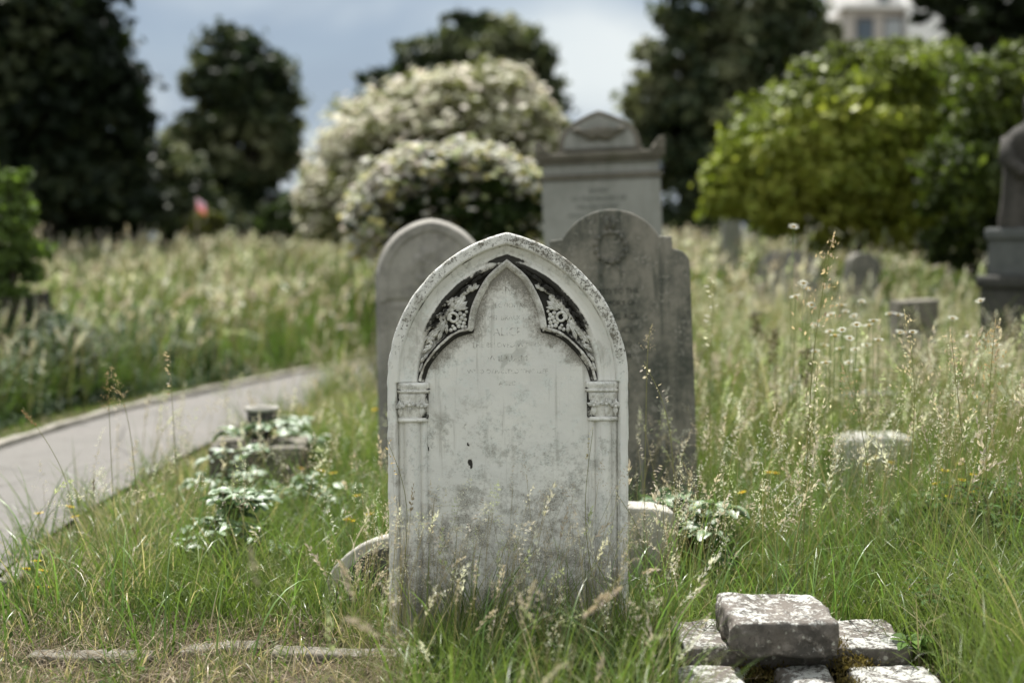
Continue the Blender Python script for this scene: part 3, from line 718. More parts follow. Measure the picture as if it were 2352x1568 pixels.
bm = bmesh.new(); prism(bm, ip, .018, .0285, .004, 1); from_bm('tympanum', bm, M['mon_stone'], mon)
A_ = Acc(); V, Q = leaf_relief((-.15, zb+.13), (.15, zb+.13), .06, 2, y0=.018, hgt=.05); A_.add(V, Q)
for sg in (-1, 1):
    V, Q = leaf_relief((sg*.05, zb+.13), (sg*.20, zb+.165), .03, 2, y0=.018, hgt=.04); A_.add(V, Q)
ball(A_, (0, .0, zb+.14), .05, sq=(1.2, .5, .9)); A_.build('festoon_carving', M['mon_dark'], mon, smooth=True)
for sg in (-1, 1):
    pr = [(-.02, 0), (.09, 0), (.094, .05), (.088, .085), (.068, .092), (.044, .085), (.026, .06), (.012, .025)]
    bm = bmesh.new(); prism(bm, [(sg*(.372+x), zb+z) for x, z in pr], -.055, .65, .008, 2); from_bm('scroll', bm, M['mon_dark'], mon)
text_mesh('inscription', [('SACRED', -.02, mz(438), .028, 1.0), ('TO THE MEMORY OF', -.02, mz(457), .03, 1.0), ('WILLIAM PETERS', -.03, mz(475), .03, 1.0), ('WHO DEPARTED', -.08, mz(494), .028, 1.1)], M['letter_mon'], mon, -.002)
bm = bmesh.new(); box(bm, -.50, .50, -.08, .68, .14, .299, .015); box(bm, -.60, .60, -.18, .78, -.1, .139, .015); from_bm('base', bm, M['mon_stone'], mon)

# ---- stepped cross base, lower right
cb = thing('cross_base', (.88, 4.55, 0), 'lichen-covered stepped stone base of a broken cross in the lower right grass', 'stone base')
bm = bmesh.new(); rough_box(bm, .69, 1.03, 4.385, 4.77, .105, .222, .012, .010, .0085, 3, 13, 0, .035)
top = [v for v in bm.verts if v.co.z > .20]
for v in bm.verts:      # worn ridge and shallow socket in the top
    if v.co.z > .195:
        d = sstep(.775, .825, v.co.x)*sstep(4.46, 4.50, v.co.y)*(1-sstep(4.72, 4.75, v.co.y))*(1-sstep(.97, 1.0, v.co.x))
        v.co.z -= .010*float(d)
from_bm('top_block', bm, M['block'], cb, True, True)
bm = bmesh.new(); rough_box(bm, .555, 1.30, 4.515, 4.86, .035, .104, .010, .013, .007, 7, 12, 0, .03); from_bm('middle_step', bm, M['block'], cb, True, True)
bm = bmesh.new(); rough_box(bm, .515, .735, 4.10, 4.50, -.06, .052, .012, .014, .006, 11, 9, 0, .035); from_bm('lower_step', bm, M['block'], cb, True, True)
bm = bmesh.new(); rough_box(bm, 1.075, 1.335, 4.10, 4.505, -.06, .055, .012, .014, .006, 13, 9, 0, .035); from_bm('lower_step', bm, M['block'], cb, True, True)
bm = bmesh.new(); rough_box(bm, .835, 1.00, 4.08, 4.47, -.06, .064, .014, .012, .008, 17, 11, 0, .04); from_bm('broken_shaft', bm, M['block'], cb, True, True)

A_ = Acc(); r = np.random.default_rng(5)
Pm = np.concatenate([np.array([1.10, 4.50, .055])+r.normal(size=(700, 3))*[.035, .03, .012], np.array([.80, 4.47, .03])+r.normal(size=(500, 3))*[.05, .03, .012], np.array([1.03, 4.55, .104])+r.normal(size=(350, 3))*[.03, .04, .006], np.array([1.05, 4.3, .03])+r.normal(size=(500, 3))*[.03, .08, .015]])
Pm[:, 2] = np.clip(Pm[:, 2], .0, None); u = r.normal(size=Pm.shape); u /= np.linalg.norm(u, axis=1)[:, None]; u[:, 2] = abs(u[:, 2])+.3; v = np.cross(u, r.normal(size=Pm.shape)); v /= np.linalg.norm(v, axis=1)[:, None]
mk('moss', np.stack([Pm, Pm+v*.003+u*.006, Pm+u*.014, Pm-v*.003+u*.006], 1).reshape(-1, 3), np.arange(len(Pm)*4).reshape(-1, 4), mat=M['seed'], parent=cb, world=True, col=np.repeat(np.array([.13, .10, .03])*(.5+r.random((len(Pm), 1))), 4, 0))

# ---- low arched stone to the left of the main stone, low stub to the right
st = thing('arched_stone', (-.40, 5.42, 0), 'low arched stone with white top edge half sunk in grass left of the pale headstone', 'grave marker', rot=(R(-4), 0, R(-4)))
ap = [(.34*math.cos(a), .02+.262*math.sin(a)) for a in np.linspace(0, math.pi, 26)]
ap = [(.34, -.1)]+ap+[(-.34, -.1)]
bm = bmesh.new(); prism(bm, ap, 0, .11, .014, 3); from_bm('slab', bm, M['lowstone'], st)
ipp = [(x*.86, z*.86-.002) for x, z in ap]
bm = bmesh.new(); prism(bm, ipp, -.012, -.001, .004, 1); from_bm('dark_front', bm, M['darkstone'], st)  # dark sheet over the front face, inside the pale rim
st2 = thing('stone_stub', (.56, 5.62, 0), 'low broken stone stub with pale top just right of the pale headstone', 'grave marker', rot=(R(2), R(3), R(8)))
bm = bmesh.new(); prism(bm, [(-.2, -.1), (-.2, .335), (-.12, .352), (.0, .350), (.07, .335), (.095, .29), (.10, -.1)], 0, .14, .014, 2); from_bm('slab', bm, M['lowstone'], st2)

# ---- block with vase at left middle
p = P(600, 1140, 7.9)
kb = thing('grave_plinth', (p.x, 7.95, 0), 'low square grave plinth overgrown with brambles beside the footpath', 'plinth', rot=(0, 0, R(5)))
bm = bmesh.new(); rough_box(bm, -.27, .25, -.25, .25, -.1, .285, .015, .05, .006, 21, 6); from_bm('block', bm, M['kerb'], kb, True)
p2 = P(602, 985, 8.05)
va = thing('stone_vase', (p2.x+.0, 8.05, .284), 'small dark stone vase with pale rim standing on the bramble-covered plinth', 'vase')
def lathe(name, prof, mat, parent, seg=20):
    V = []; 
    for r, z in prof:
        a = np.arange(seg)/seg*2*np.pi; V.append(np.stack([r*np.cos(a), r*np.sin(a), np.full(seg, z)], -1))
    V = np.concatenate(V); Q = [[i*seg+j, i*seg+(j+1) % seg, (i+1)*seg+(j+1) % seg, (i+1)*seg+j] for i in range(len(prof)-1) for j in range(seg)]
    return mk(name, V, Q, mat=mat, parent=parent, smooth=True)
lathe('body', [(.0, .0), (.055, 0), (.055, .02), (.04, .03), (.06, .06), (.082, .11), (.085, .165)], M['darkstone'], va)
lathe('rim', [(.085, .1651), (.098, .168), (.098, .185), (.082, .185), (.07, .17), (.05, .10), (0, .09)], M['lowstone'], va)

# ---- other stones in the grass
def boulder(name, px, py, Y, wx, wy, hz, label, cat, mat, seed, up=0):
    p = P(px, py, Y); t = thing(name, (p.x, Y, gz(p.x, Y)), label, cat)
    bm = bmesh.new(); rough_box(bm, -wx/2, wx/2, -wy/2, wy/2, -.12, hz, min(.09, wx*.2), .05, .014, seed, 4); from_bm('rock', bm, mat, t, True)
    return t
boulder('fallen_stone', 2008, 1000, 8.0, .44, .30, P(2008, 992, 8).z-gz(2.04, 8), 'pale rounded fallen stone lying in the grass on the right', 'stone', M['palestone'], 31)
def little_stone(px, top, Y, wpx, label, mat, shape='round', rot=(0, 0, 0), d=.12):
    p = P(px, top, Y); g = gz(p.x, Y); t = thing('headstone', (p.x, Y, g), label, 'headstone', rot=rot); hw = wpx/2*Y/3267; hh = p.z-g
    if shape == 'round':
        pts = [(hw, -.1), (hw, hh-hw*.7)]+[(hw*math.cos(a), hh-hw*.7+hw*.7*math.sin(a)) for a in np.linspace(.15, math.pi-.15, 14)]+[(-hw, hh-hw*.7), (-hw, -.1)]
    else: pts = [(hw, -.1), (hw, hh), (-hw, hh*.98), (-hw, -.1)]
    bm = bmesh.new(); prism(bm, pts, 0, d, .012, 2); from_bm('slab', bm, mat, t); return t
little_stone(1682, 492, 19, 44, 'small distant grey headstone under the left end of the green bush', M['mon_stone'])
little_stone(1815, 574, 16, 140, 'wide pale round-topped headstone half hidden by grass before the green bush', M['grey_stone'], d=.2)
little_stone(1965, 578, 14.5, 84, 'leaning greenish headstone in the shade beneath the green bush', M['green_stone'], rot=(0, R(9), R(20)))
t = little_stone(2112, 688, 10.5, 92, 'low square grey grave marker in the tall grass left of the statue', M['kerb'], 'sq', d=.3)
little_stone(55, 672, 13.5, 118, 'dark low headstone buried in tall grass left of the footpath', M['darkstone'], 'sq', rot=(0, R(-2), R(-12)))
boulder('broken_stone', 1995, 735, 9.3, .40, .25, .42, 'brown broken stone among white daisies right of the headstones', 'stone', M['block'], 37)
# grave kerbs, lower left
for i, (xa, xb, Y, z, lab) in enumerate(((-1.64, -1.22, 4.74, .022, 'pale flat kerbstone of a grave in the lower left corner of the grass'), (-1.16, -.86, 4.86, .016, 'short mossy kerbstone beside dry grass, right of the pale flat one'), (-.82, -.34, 4.80, .014, 'thin sunken kerbstone in the dry grass left of the pale headstone'))):
    t = thing('grave_kerb', ((xa+xb)/2, Y, 0), lab, 'kerbstone', rot=(R(2), R(1.5*(-1)**i), R((-2, 4, 1)[i])))
    bm = bmesh.new(); hw = (xb-xa)/2; rough_box(bm, -hw, hw, -.05, .045, -.08, z, .012, .02, .009, 41+i, 7); from_bm('stone', bm, M['kerb'], t, True)
t = thing('path_kerbstone', (-2.07, 5.95, 0), 'white worn kerbstone at the path edge on the far left', 'kerbstone', rot=(0, 0, R(6)))
bm = bmesh.new(); rough_box(bm, -.04, .04, -.32, .30, -.06, .05, .012, .03, .004, 47, 8); from_bm('stone', bm, M['kerb'], t, True)

# ---- statue on pedestal at right edge
p = P(2352, 700, 11.0); sg_ = gz(p.x, 11.0); S = 11.0/3267
zf = lambda y: H+(550-y)*S
sp = thing('pedestal', (p.x, 11.0, sg_), 'grey stepped granite pedestal under the robed statue on the right edge', 'pedestal', rot=(0, 0, R(38)))
def pbox(nm, hw, za, zb_, mat, bev=.01):
    bm = bmesh.new(); box(bm, -hw, hw, -hw, hw, za-sg_, zb_-sg_, bev); return from_bm(nm, bm, mat, sp)
pbox('cap', .225, zf(552), zf(524), M['pedestal'], .025); pbox('die', .20, zf(632), zf(552)-.001, M['pedestal']); pbox('moulding', .27, zf(662), zf(632)-.001, M['darkstone'], .03)
pbox('plinth', .24, zf(800), zf(662)-.001, M['darkstone'], .015)
stt = thing('statue', (p.x, 11.0, zf(524)), 'dark weathered statue of a robed figure with bowed head on the pedestal', 'statue', rot=(0, 0, R(20)))
seg = 40; prof = [(.20, 0, 0), (.205, .05, 0), (.19, .2, 0), (.175, .4, .0), (.185, .52, 0), (.20, .62, .01), (.19, .70, .02), (.13, .76, .03), (.068, .80, .045), (.062, .83, .055), (.085, .87, .075), (.10, .93, .09), (.095, .99, .095), (.06, 1.035, .09), (.0, 1.05, .085)]
Vv = []
a = np.arange(seg)/seg*2*np.pi
for r, z, f in prof:
    fold = 1+.07*np.sin(9*a+z*3)*(z < .7)+.04*np.sin(17*a)*(z < .6)
    Vv.append(np.stack([r*fold*np.cos(a)*1.05, -f+r*fold*np.sin(a)*.85, np.full(seg, z)], -1))
Vv = np.concatenate(Vv); Q = [[i*seg+j, i*seg+(j+1) % seg, (i+1)*seg+(j+1) % seg, (i+1)*seg+j] for i in range(len(prof)-1) for j in range(seg)]
mk('robed_figure', Vv, Q, mat=M['statue'], parent=stt, smooth=True)
A_ = Acc()
for sgx in (-1, 1): tube(A_, [(sgx*.19, -.01, .68), (sgx*.23, -.04, .52), (sgx*.19, -.16, .42), (sgx*.06, -.22, .44)], [.06, .065, .055, .035], 10)
A_.build('draped_arms', M['statue'], stt, smooth=True)

# ------------------------------------------------------------------ trees and shrubs
def crown_pts(lobes, n, seed, shell=.55, gap=0.0, gs=1.2, csz=.24, per=42, stray=.10):
    """leaf positions gathered in clumps over each lobe: ragged outline, holes and lit tops"""
    r = np.random.default_rng(seed); vol = np.array([l[2]*l[3] for l in lobes], float); vol /= vol.sum(); Pts = []; N = []
    for (px, py, rx, ry, Y, *rd), f in zip(lobes, vol):
        m = max(int(n*f/per), 6); c = np.array(P(px, py, Y)); ax = rx*Y/3267; az = ry*Y/3267; ay = rd[0] if rd else ax
        A = np.array([ax, ay, az])
        d = r.normal(size=(m, 3)); d /= np.linalg.norm(d, axis=1)[:, None]
        rad = shell+(.98-shell)*r.random(m)**.55
        rad = np.where(r.random(m) < stray, rad*(1.10+.28*r.random(m)), rad)
        lump = .80+.40*fnoise(d*2.3+c*1.3, seed, 3)
        cc = c+d*A*(rad*lump)[:, None]
        cr = csz*min(ax, az)*(.55+.9*r.random(m))
        o = r.normal(size=(m, per, 3))*.55*np.array([1.15, 1.15, .72])
        pt = (cc[:, None]+o*cr[:, None, None]).reshape(-1, 3)
        nn = (o*1.1+d[:, None]*.6).reshape(-1, 3); nn /= np.linalg.norm(nn, axis=1)[:, None]+1e-9
        if gap > 0:
            keep = fnoise(pt*gs+seed, seed+5, 2) > gap; pt = pt[keep]; nn = nn[keep]
        Pts.append(pt); N.append(nn)
    return np.concatenate(Pts), np.concatenate(N)
def leaves(Pt, N, size, cols, seed, up=.35, jit=.8, aspect=.55, tone=.35):
    r = np.random.default_rng(seed); n = len(Pt)
    nn = N+np.array([0, 0, up])+r.normal(size=(n, 3))*jit; nn /= np.linalg.norm(nn, axis=1)[:, None]
    u = np.cross(nn, r.normal(size=(n, 3))); u /= np.linalg.norm(u, axis=1)[:, None]; v = np.cross(nn, u)
    s = size*(.6+.8*r.random(n))[:, None]
    V = np.stack([Pt-u*s*.5, Pt+v*s*aspect*.5-u*s*.05, Pt+u*s*.5-nn*s*.12, Pt-v*s*aspect*.5-u*s*.05], 1)
    cols = np.asarray(cols, float); t = np.clip(fnoise(Pt*.9, seed+3, 2)*1.5-.25+r.normal(size=n)*.18, 0, .999)*(len(cols)-1)
    i = t.astype(int); f = (t-i)[:, None]; c = cols[i]*(1-f)+cols[np.minimum(i+1, len(cols)-1)]*f
    c = c*(1+tone*(r.random((n, 1))-.5))
    Q = np.arange(n*4).reshape(n, 4)
    return V.reshape(-1, 3), Q, np.repeat(c, 4, 0)
def tree(name, base, lobes, n, size, cols, label, cat, seed, *, trunk=.22, group=None, gap=0, mat='leaf', shell=.5, trunk_top=None, up=.35, jit=.8, gs=1.2, stray=.14):
    bx, by, bY = base; p = P(bx, by, bY); g = gz(p.x, bY)
    t = thing(name, (p.x, bY, g-.05), label, cat, group)
    Pt, N = crown_pts(lobes, n, seed, shell, gap, gs, stray=stray); V, Q, c = leaves(Pt, N, size, cols, seed, up, jit)
    mk('crown' if trunk > .05 else 'foliage', V, Q, mat=M[mat], parent=t, col=c, world=True)
    A_ = Acc(); b = np.array([p.x, bY, g-.05]); cs = [np.array(P(l[0], l[1], l[4])) for l in lobes]
    top = max(cs, key=lambda q: q[2]); r_ = random.Random(seed)
    if trunk > .05:
        mid = b*.5+top*.5; mid[0] = b[0]+(top[0]-b[0])*.35
        tube(A_, catmull([b, (b+mid)/2+[.05, 0, 0], mid, top], 14), np.linspace(trunk, trunk*.2, 14), 9, (.07, .058, .042))
    for q in cs:
        if trunk <= .05: s = b+[r_.uniform(-.2, .2), r_.uniform(-.1, .1), 0]
        else: s = b+(top-b)*np.array([.3, .3, max(.15, min(.75, (q[2]-b[2])/(top[2]-b[2]+1e-6)*.62))])
        m = (s+q)/2+[0, 0, .15]
        tube(A_, catmull([s, m, q], 8), np.linspace(max(trunk*.4, .02), max(trunk*.1, .008), 8), 6, (.07, .058, .042))
    A_.build('trunk' if trunk > .05 else 'stem', M['stalk'], t, world=True)
    return t
DK = [(.006, .012, .006), (.010, .018, .008), (.020, .030, .013), (.060, .072, .032)]
DK2 = [(.010, .019, .009), (.040, .058, .026), (.115, .13, .065), (.25, .255, .15)]  # pale end of the ramp stands in for sunlit leaf clumps
tree('evergreen_tree', (110, 550, 26), [(90, 120, 190, 190, 26, 1.8), (170, 60, 110, 150, 26, 1.4), (250, 190, 95, 90, 26, 1.2), (210, 300, 130, 110, 26, 1.5), (60, 330, 180, 150, 26, 1.8), (140, 440, 220, 110, 26, 1.6), (290, 250, 60, 40, 26, .6), (20, -60, 200, 150, 26, 1.8), (290, 460, 120, 90, 26.5, 1.2), (-60, 250, 140, 260, 26, 1.6)],
     30000, .26, DK, 'huge dark evergreen tree filling the upper left corner', 'tree', 1, trunk=.35, group='dark trees round the cemetery', gap=.27, shell=.35, gs=1.0)
tree('evergreen_tree', (548, 540, 32), [(520, 130, 70, 75, 32, .8), (560, 190, 120, 90, 32, 1.2), (470, 195, 62, 50, 32, .7), (600, 260, 90, 85, 32, 1.0), (520, 270, 90, 80, 32, 1.0), (640, 300, 48, 80, 32, .6), (575, 350, 105, 65, 32, 1.0), (510, 400, 90, 60, 32, .9), (440, 290, 42, 45, 32, .5), (600, 395, 50, 42, 32, .6), (525, 460, 70, 60, 32, .8), (430, 340, 50, 60, 32, .6)],
     22000, .24, DK2, 'dark tree with pointed top standing clear against the sky on the left', 'tree', 2, trunk=.2, group='dark trees round the cemetery', gap=.28, shell=.4, gs=.9)
tree('yew_shrub', (370, 550, 28), [(370, 400, 75, 80, 28, .9), (330, 440, 60, 90, 28, .8), (430, 430, 60, 80, 28, .8), (400, 490, 120, 55, 28, .9), (470, 500, 90, 45, 29, .8)],
     8000, .22, DK2, 'grey-topped dark shrub between the two big trees on the left', 'shrub', 3, trunk=.09, group=None, gap=.15, shell=.4)
tree('evergreen_tree', (1090, 550, 34), [(1090, 90, 110, 60, 34, 1.2), (1000, 130, 110, 60, 34, 1.2), (1170, 130, 90, 80, 34, 1.1), (1100, 190, 170, 90, 34, 1.5), (900, 190, 75, 42, 34, .8), (1225, 200, 60, 90, 34, .8), (1240, 260, 50, 70, 34, .7), (1270, 320, 50, 60, 34, .7), (980, 250, 150, 110, 34, 1.4), (1130, 330, 160, 140, 34, 1.5), (1075, 45, 50, 30, 34, .6)],
     20000, .26, DK2, 'broad dark tree rising behind the white-flowered elder in the middle', 'tree', 4, trunk=.25, group='dark trees round the cemetery', gap=.2, shell=.4, gs=.9)
tree('evergreen_tree', (1660, 550, 30), [(1600, 40, 90, 70, 30, 1.1), (1700, 20, 130, 120, 30, 1.5), (1800, 60, 110, 110, 30, 1.3), (1540, 120, 80, 60, 30, .9), (1640, 150, 130, 90, 30, 1.4), (1860, 110, 75, 60, 30, .8), (1500, 210, 80, 60, 30, .9), (1600, 250, 140, 90, 30, 1.4), (1760, 200, 130, 110, 30, 1.4), (1490, 290, 65, 55, 30, .8), (1560, 340, 120, 80, 30, 1.3), (1650, 400, 150, 130, 30, 1.5), (1560, 450, 90, 80, 30, 1.0), (1900, 80, 45, 35, 30, .5), (1600, -60, 120, 90, 30, 1.2), (1720, -90, 150, 90, 30, 1.3)],
     28000, .25, DK2, 'tall dark conifer with sky gaps behind the monument on the right', 'tree', 5, trunk=.3, group='dark trees round the cemetery', gap=.38, shell=.35, gs=.8)
tree('evergreen_tree', (2420, 550, 24), [(2420, 20, 190, 110, 24, 1.4), (2250, -20, 150, 70, 24, 1.0), (2200, 20, 90, 60, 24, .8), (2330, 100, 180, 90, 24, 1.2), (2420, 180, 130, 120, 24, 1.2), (2160, -10, 70, 30, 24, .5), (2400, -120, 250, 120, 24, 1.5)],
     16000, .2, [(.010, .015, .007), (.018, .026, .011), (.03, .042, .016)], 'very dark tree overhanging the upper right corner', 'tree', 6, trunk=.3, group='dark trees round the cemetery', gap=.2, shell=.35)
GB = [(.050, .062, .016), (.14, .175, .029), (.26, .31, .046), (.39, .40, .08)]
tree('green_bush', (1960, 545, 17), [(1655, 370, 30, 26, 17, .25), (1690, 325, 36, 26, 17, .25), (1775, 240, 40, 26, 17, .3), (1900, 125, 40, 26, 17, .3), (1630, 400, 26, 26, 17, .2), (1980, 108, 34, 20, 17, .25), (2080, 112, 40, 24, 17, .3), (1850, 185, 34, 24, 17, .25), (1850, 285, 135, 105, 17, .9), (1750, 370, 100, 90, 17, .8), (1960, 200, 160, 90, 17, .9), (2100, 190, 140, 90, 17, .9), (1700, 430, 80, 70, 17, .6), (1880, 350, 190, 140, 17, 1.0), (2030, 300, 190, 150, 17, 1.0), (2180, 270, 140, 130, 17, .9), (1800, 440, 130, 80, 17, .8), (1950, 430, 130, 90, 17, .8), (2100, 400, 150, 110, 17, .9), (1900, 180, 80, 50, 17, .5), (2020, 150, 110, 55, 17, .6), (1900, 510, 150, 60, 17.3, .7), (2100, 500, 170, 80, 17.3, .8), (1760, 500, 60, 50, 17.3, .4), (1660, 440, 50, 60, 17, .4)],
     52000, .10, GB, 'big sunlit yellow-green bush filling the right background', 'bush', 7, trunk=.06, group=None, gap=.21, mat='leafbright', shell=.64, gs=1.7, up=.6, jit=.65)
tree('green_bush', (2290, 560, 15), [(2230, 380, 110, 120, 15, .7), (2290, 230, 110, 110, 15, .7), (2330, 330, 110, 120, 15, .7), (2220, 470, 100, 70, 15, .6), (2340, 450, 110, 90, 15, .7), (2380, 180, 100, 90, 15, .6), (2300, 140, 50, 40, 15, .4), (2230, 560, 110, 70, 15.3, .5), (2360, 560, 110, 80, 15.3, .5)],
     16000, .105, [(.03, .045, .012), (.08, .11, .022), (.17, .20, .04)], 'darker leafy green bush behind the statue at right', 'bush', 8, trunk=.06, group=None, gap=.26, mat='leafbright', shell=.5, gs=2.4, up=.4)
tree('green_bush', (0, 610, 13), [(0, 450, 65, 55, 13, .5), (-30, 520, 95, 70, 13, .5), (40, 500, 35, 70, 13, .3), (20, 415, 40, 30, 13, .3), (55, 410, 14, 24, 13, .12), (0, 580, 85, 60, 13, .5), (10, 640, 70, 50, 13, .4)],
     9000, .075, [(.028, .046, .013), (.065, .11, .024), (.13, .19, .045)], 'small bright green shrub at the left edge of the meadow', 'bush', 9, trunk=.04, group=None, gap=.25, mat='leafbright', gs=3, up=.5)
tree('small_shrub', (472, 545, 22), [(472, 505, 30, 30, 22, .25), (455, 520, 22, 20, 22, .2), (495, 515, 20, 25, 22, .2)], 1500, .11, [(.06, .07, .02), (.14, .14, .035)], 'small yellow-green shrub beside the tiny flag', 'bush', 10, trunk=.03, group=None, gap=.1, mat='leafbright')
tree('small_shrub', (648, 545, 25), [(650, 475, 36, 40, 25, .3), (640, 515, 42, 35, 25, .35), (670, 510, 30, 40, 25, .3)], 2500, .13, [(.03, .045, .015), (.06, .09, .025)], 'round dark green shrub left of the white elder', 'bush', 12, trunk=.04, group=None, gap=.1, mat='leafbright')
HG = [(x, 545+8*math.sin(x*.7), 130, 62+14*math.sin(x*.013), 37, 1.2) for x in range(-150, 2700, 130)]
tree('boundary_hedge', (1176, 560, 37), HG, 26000, .30, DK, 'dark overgrown hedge along the far edge of the meadow', 'hedge', 19, trunk=.045, group=None, gap=0, shell=.2)
# white elder and rambling rose
def blossom(t, Pt, N, size, cols, seed, name, flat=.5):
    r = np.random.default_rng(seed); A_ = Acc(); n = len(Pt); k_ = 7
    nn = N*flat+np.array([-.1, -.1, .8])+r.normal(size=(n, 3))*.3; nn /= np.linalg.norm(nn, axis=1)[:, None]
    u = np.cross(nn, r.normal(size=(n, 3))); u /= np.linalg.norm(u, axis=1)[:, None]; v = np.cross(nn, u)
    s = size*(.55+.9*r.random(n)); a = np.arange(k_)/k_*2*np.pi
    ring = Pt[:, None]+s[:, None, None]*(np.cos(a)[None, :, None]*u[:, None]+np.sin(a)[None, :, None]*v[:, None])*(.8+.4*r.random((n, k_, 1)))
    ctr = Pt+nn*(s*.28)[:, None]
    V = np.concatenate([ring, ctr[:, None]], 1)
    T = np.stack([np.stack([np.full(k_, k_), np.arange(k_), (np.arange(k_)+1) % k_], -1)+i*(k_+1) for i in range(n)])
    cols = np.asarray(cols); c = cols[r.integers(0, len(cols), n)]*(.85+.3*r.random((n, 1)))
    mk(name, V, None, T, M['petal'], t, col=np.repeat(c, k_+1, 0), world=True)
EL = [(1020, 235, 120, 60, 20, 1.0), (1120, 215, 95, 65, 20, .9), (940, 290, 140, 80, 20, 1.1), (1090, 300, 150, 95, 20, 1.1), (870, 340, 110, 70, 20, .9), (1195, 280, 75, 65, 20, .8), (800, 405, 85, 70, 20, .8), (755, 465, 60, 55, 20, .7), (900, 430, 150, 85, 20, 1.0), (760, 515, 65, 40, 20, .5), (1225, 340, 55, 55, 20, .6), (1128, 165, 40, 24, 20, .4), (1170, 195, 45, 30, 20, .4), (900, 235, 40, 26, 20, .4), (960, 215, 50, 26, 20, .4), (790, 350, 35, 22, 20, .3), (730, 420, 28, 22, 20, .3), (1240, 300, 40, 22, 20, .3), (1060, 165, 34, 14, 20, .25), (1180, 160, 26, 12, 20, .2), (1275, 285, 26, 12, 20, .2), (840, 275, 34, 14, 20, .25), (770, 320, 26, 12, 20, .2), (705, 450, 24, 12, 20, .2), (880, 250, 26, 10, 20, .2), (715, 385, 18, 9, 20, .15)]
elder = tree('elder_bush', (960, 560, 20), EL, 30000, .11, [(.14, .15, .06), (.23, .235, .11), (.33, .32, .18)], 'tall spreading elder bush covered in cream blossom behind the headstones', 'bush', 13, trunk=.1, group=None, gap=.06, mat='leafbright', shell=.62, gs=1.6, up=.6)
Pt, N = crown_pts(EL, 14000, 14, .84, .18, 1.9, .34, 14, .2); kq = (N[:, 2] > -.5); Pt = Pt[kq]; N = N[kq]
blossom(elder, Pt, N, .042, [(.66, .63, .49), (.58, .57, .42), (.70, .63, .54), (.50, .50, .32)], 15, 'blossom')
RO = [(905, 425, 55, 55, 14.5, .5), (985, 388, 75, 48, 14.5, .6), (1070, 372, 70, 44, 14.5, .6), (1150, 405, 60, 50, 14.5, .5), (1205, 445, 45, 50, 14.5, .5), (865, 495, 55, 75, 14.5, .45), (940, 350, 26, 20, 14.5, .2), (1120, 345, 24, 18, 14.5, .2), (1000, 460, 130, 80, 14.7, .6), (1120, 480, 130, 90, 14.8, .6), (1060, 540, 170, 60, 14.8, .6), (850, 545, 45, 40, 14.5, .3), (1200, 500, 50, 80, 14.7, .4)]
rose = tree('rose_bush', (1030, 600, 14.6), RO, 18000, .085, [(.020, .035, .010), (.035, .06, .014), (.06, .095, .02)], 'rambling rose bush with white and yellow flowers above a dark green underside', 'bush', 16, trunk=.04, group=None, gap=.1, mat='leafbright', shell=.5, gs=2, up=.5)
Pt, N = crown_pts(RO, 26000, 17, .82, .17, 2.4, .34, 12, .2); kq = (N[:, 2] > -.05) | (Pt[:, 0] < -1.35); Pt = Pt[kq]; N = N[kq]
hz = H+(550-425)/3267*14.6
qx = 1176+Pt[:, 0]/Pt[:, 1]*3267; qy = 550-(Pt[:, 2]-H)/Pt[:, 1]*3267; low = (((qx-1085)/185)**2+((qy-525)/112)**2)*(.7+.6*fnoise(Pt*2.2, 8, 2)) < 1; kq = ~low | (np.random.default_rng(3).random(len(Pt)) < .10); Pt = Pt[kq]; N = N[kq]
blossom(rose, Pt, N, .036, [(.58, .58, .50), (.54, .53, .45), (.58, .53, .22), (.62, .60, .53), (.54, .48, .43), (.36, .38, .20), (.30, .34, .15)], 18, 'blossom')

# ---- building, shed, flag
B = P(2035, 110, 62); S = 62/3267
bd = thing('apartment_block', (B.x, 62, 0), 'white modern apartment block showing above the green bush', 'building')
X_ = lambda px: (px-1176)*S-B.x
zz_ = lambda y: H+(550-y)*S
def bbox(nm, x0, x1, y0, y1, z0, z1, mat, par=bd, bev=0):
    bm = bmesh.new(); box(bm, x0, x1, y0, y1, z0, z1, bev); return from_bm(nm, bm, mat, par)
bbox('wing_wall', X_(1932), X_(2066), 0, 9, -1, zz_(30), M['pale_wall'])
bbox('tower_wall', X_(2066)+.004, X_(2330), -.6, 10, -1, zz_(-190), M['white_wall'])
bbox('upper_wall', X_(1990), X_(2066), 2.5, 9.2, zz_(30)+.004, zz_(-190), M['white_wall'])
bbox('roof_edge', X_(1920), X_(2065), -.3, 1.2, zz_(30)+.005, zz_(20), M['white_wall'])
for (x0, x1, y0, y1, mt) in ((1955, 1996, 122, 48, 'window'), (2018, 2062, 122, 46, 'curtain')):
    f = bbox('window', X_(x0), X_(x1), -.06, .05, zz_(y0), zz_(y1), M['frame']); bbox('pane', X_(x0+3), X_(x1-3), -.10, -.062, zz_(y0-3), zz_(y1+9), M[mt], f)
f = bbox('window', X_(2038), X_(2062), 2.42, 2.495, zz_(16), zz_(-70), M['frame']); bbox('pane', X_(2041), X_(2059), 2.38, 2.418, zz_(13), zz_(-67), M['window'], f)
Sx = P(595, 470, 44); S4 = 44/3267
sh = thing('shed', (Sx.x, 44, 0), 'low dark shed with pale blue-grey roof edge beyond the trees on the left', 'shed')
zs_ = lambda y: H+(550-y)*S4
bbox('wall', -1.0, 2.0, 0, 3, 0, zs_(448), M['shedwall'], sh); bbox('roof', -1.15, 2.15, -.2, 3.2, zs_(448)+.003, zs_(436), M['shedroof'], sh, .02)
fp = P(452, 530, 20.5); fl = thing('toy_flag', (fp.x, 20.5, gz(fp.x, 20.5)), 'tiny pink and purple flag on a stick in the long grass', 'flag')
tz = P(452, 452, 20.5).z-gz(fp.x, 20.5)
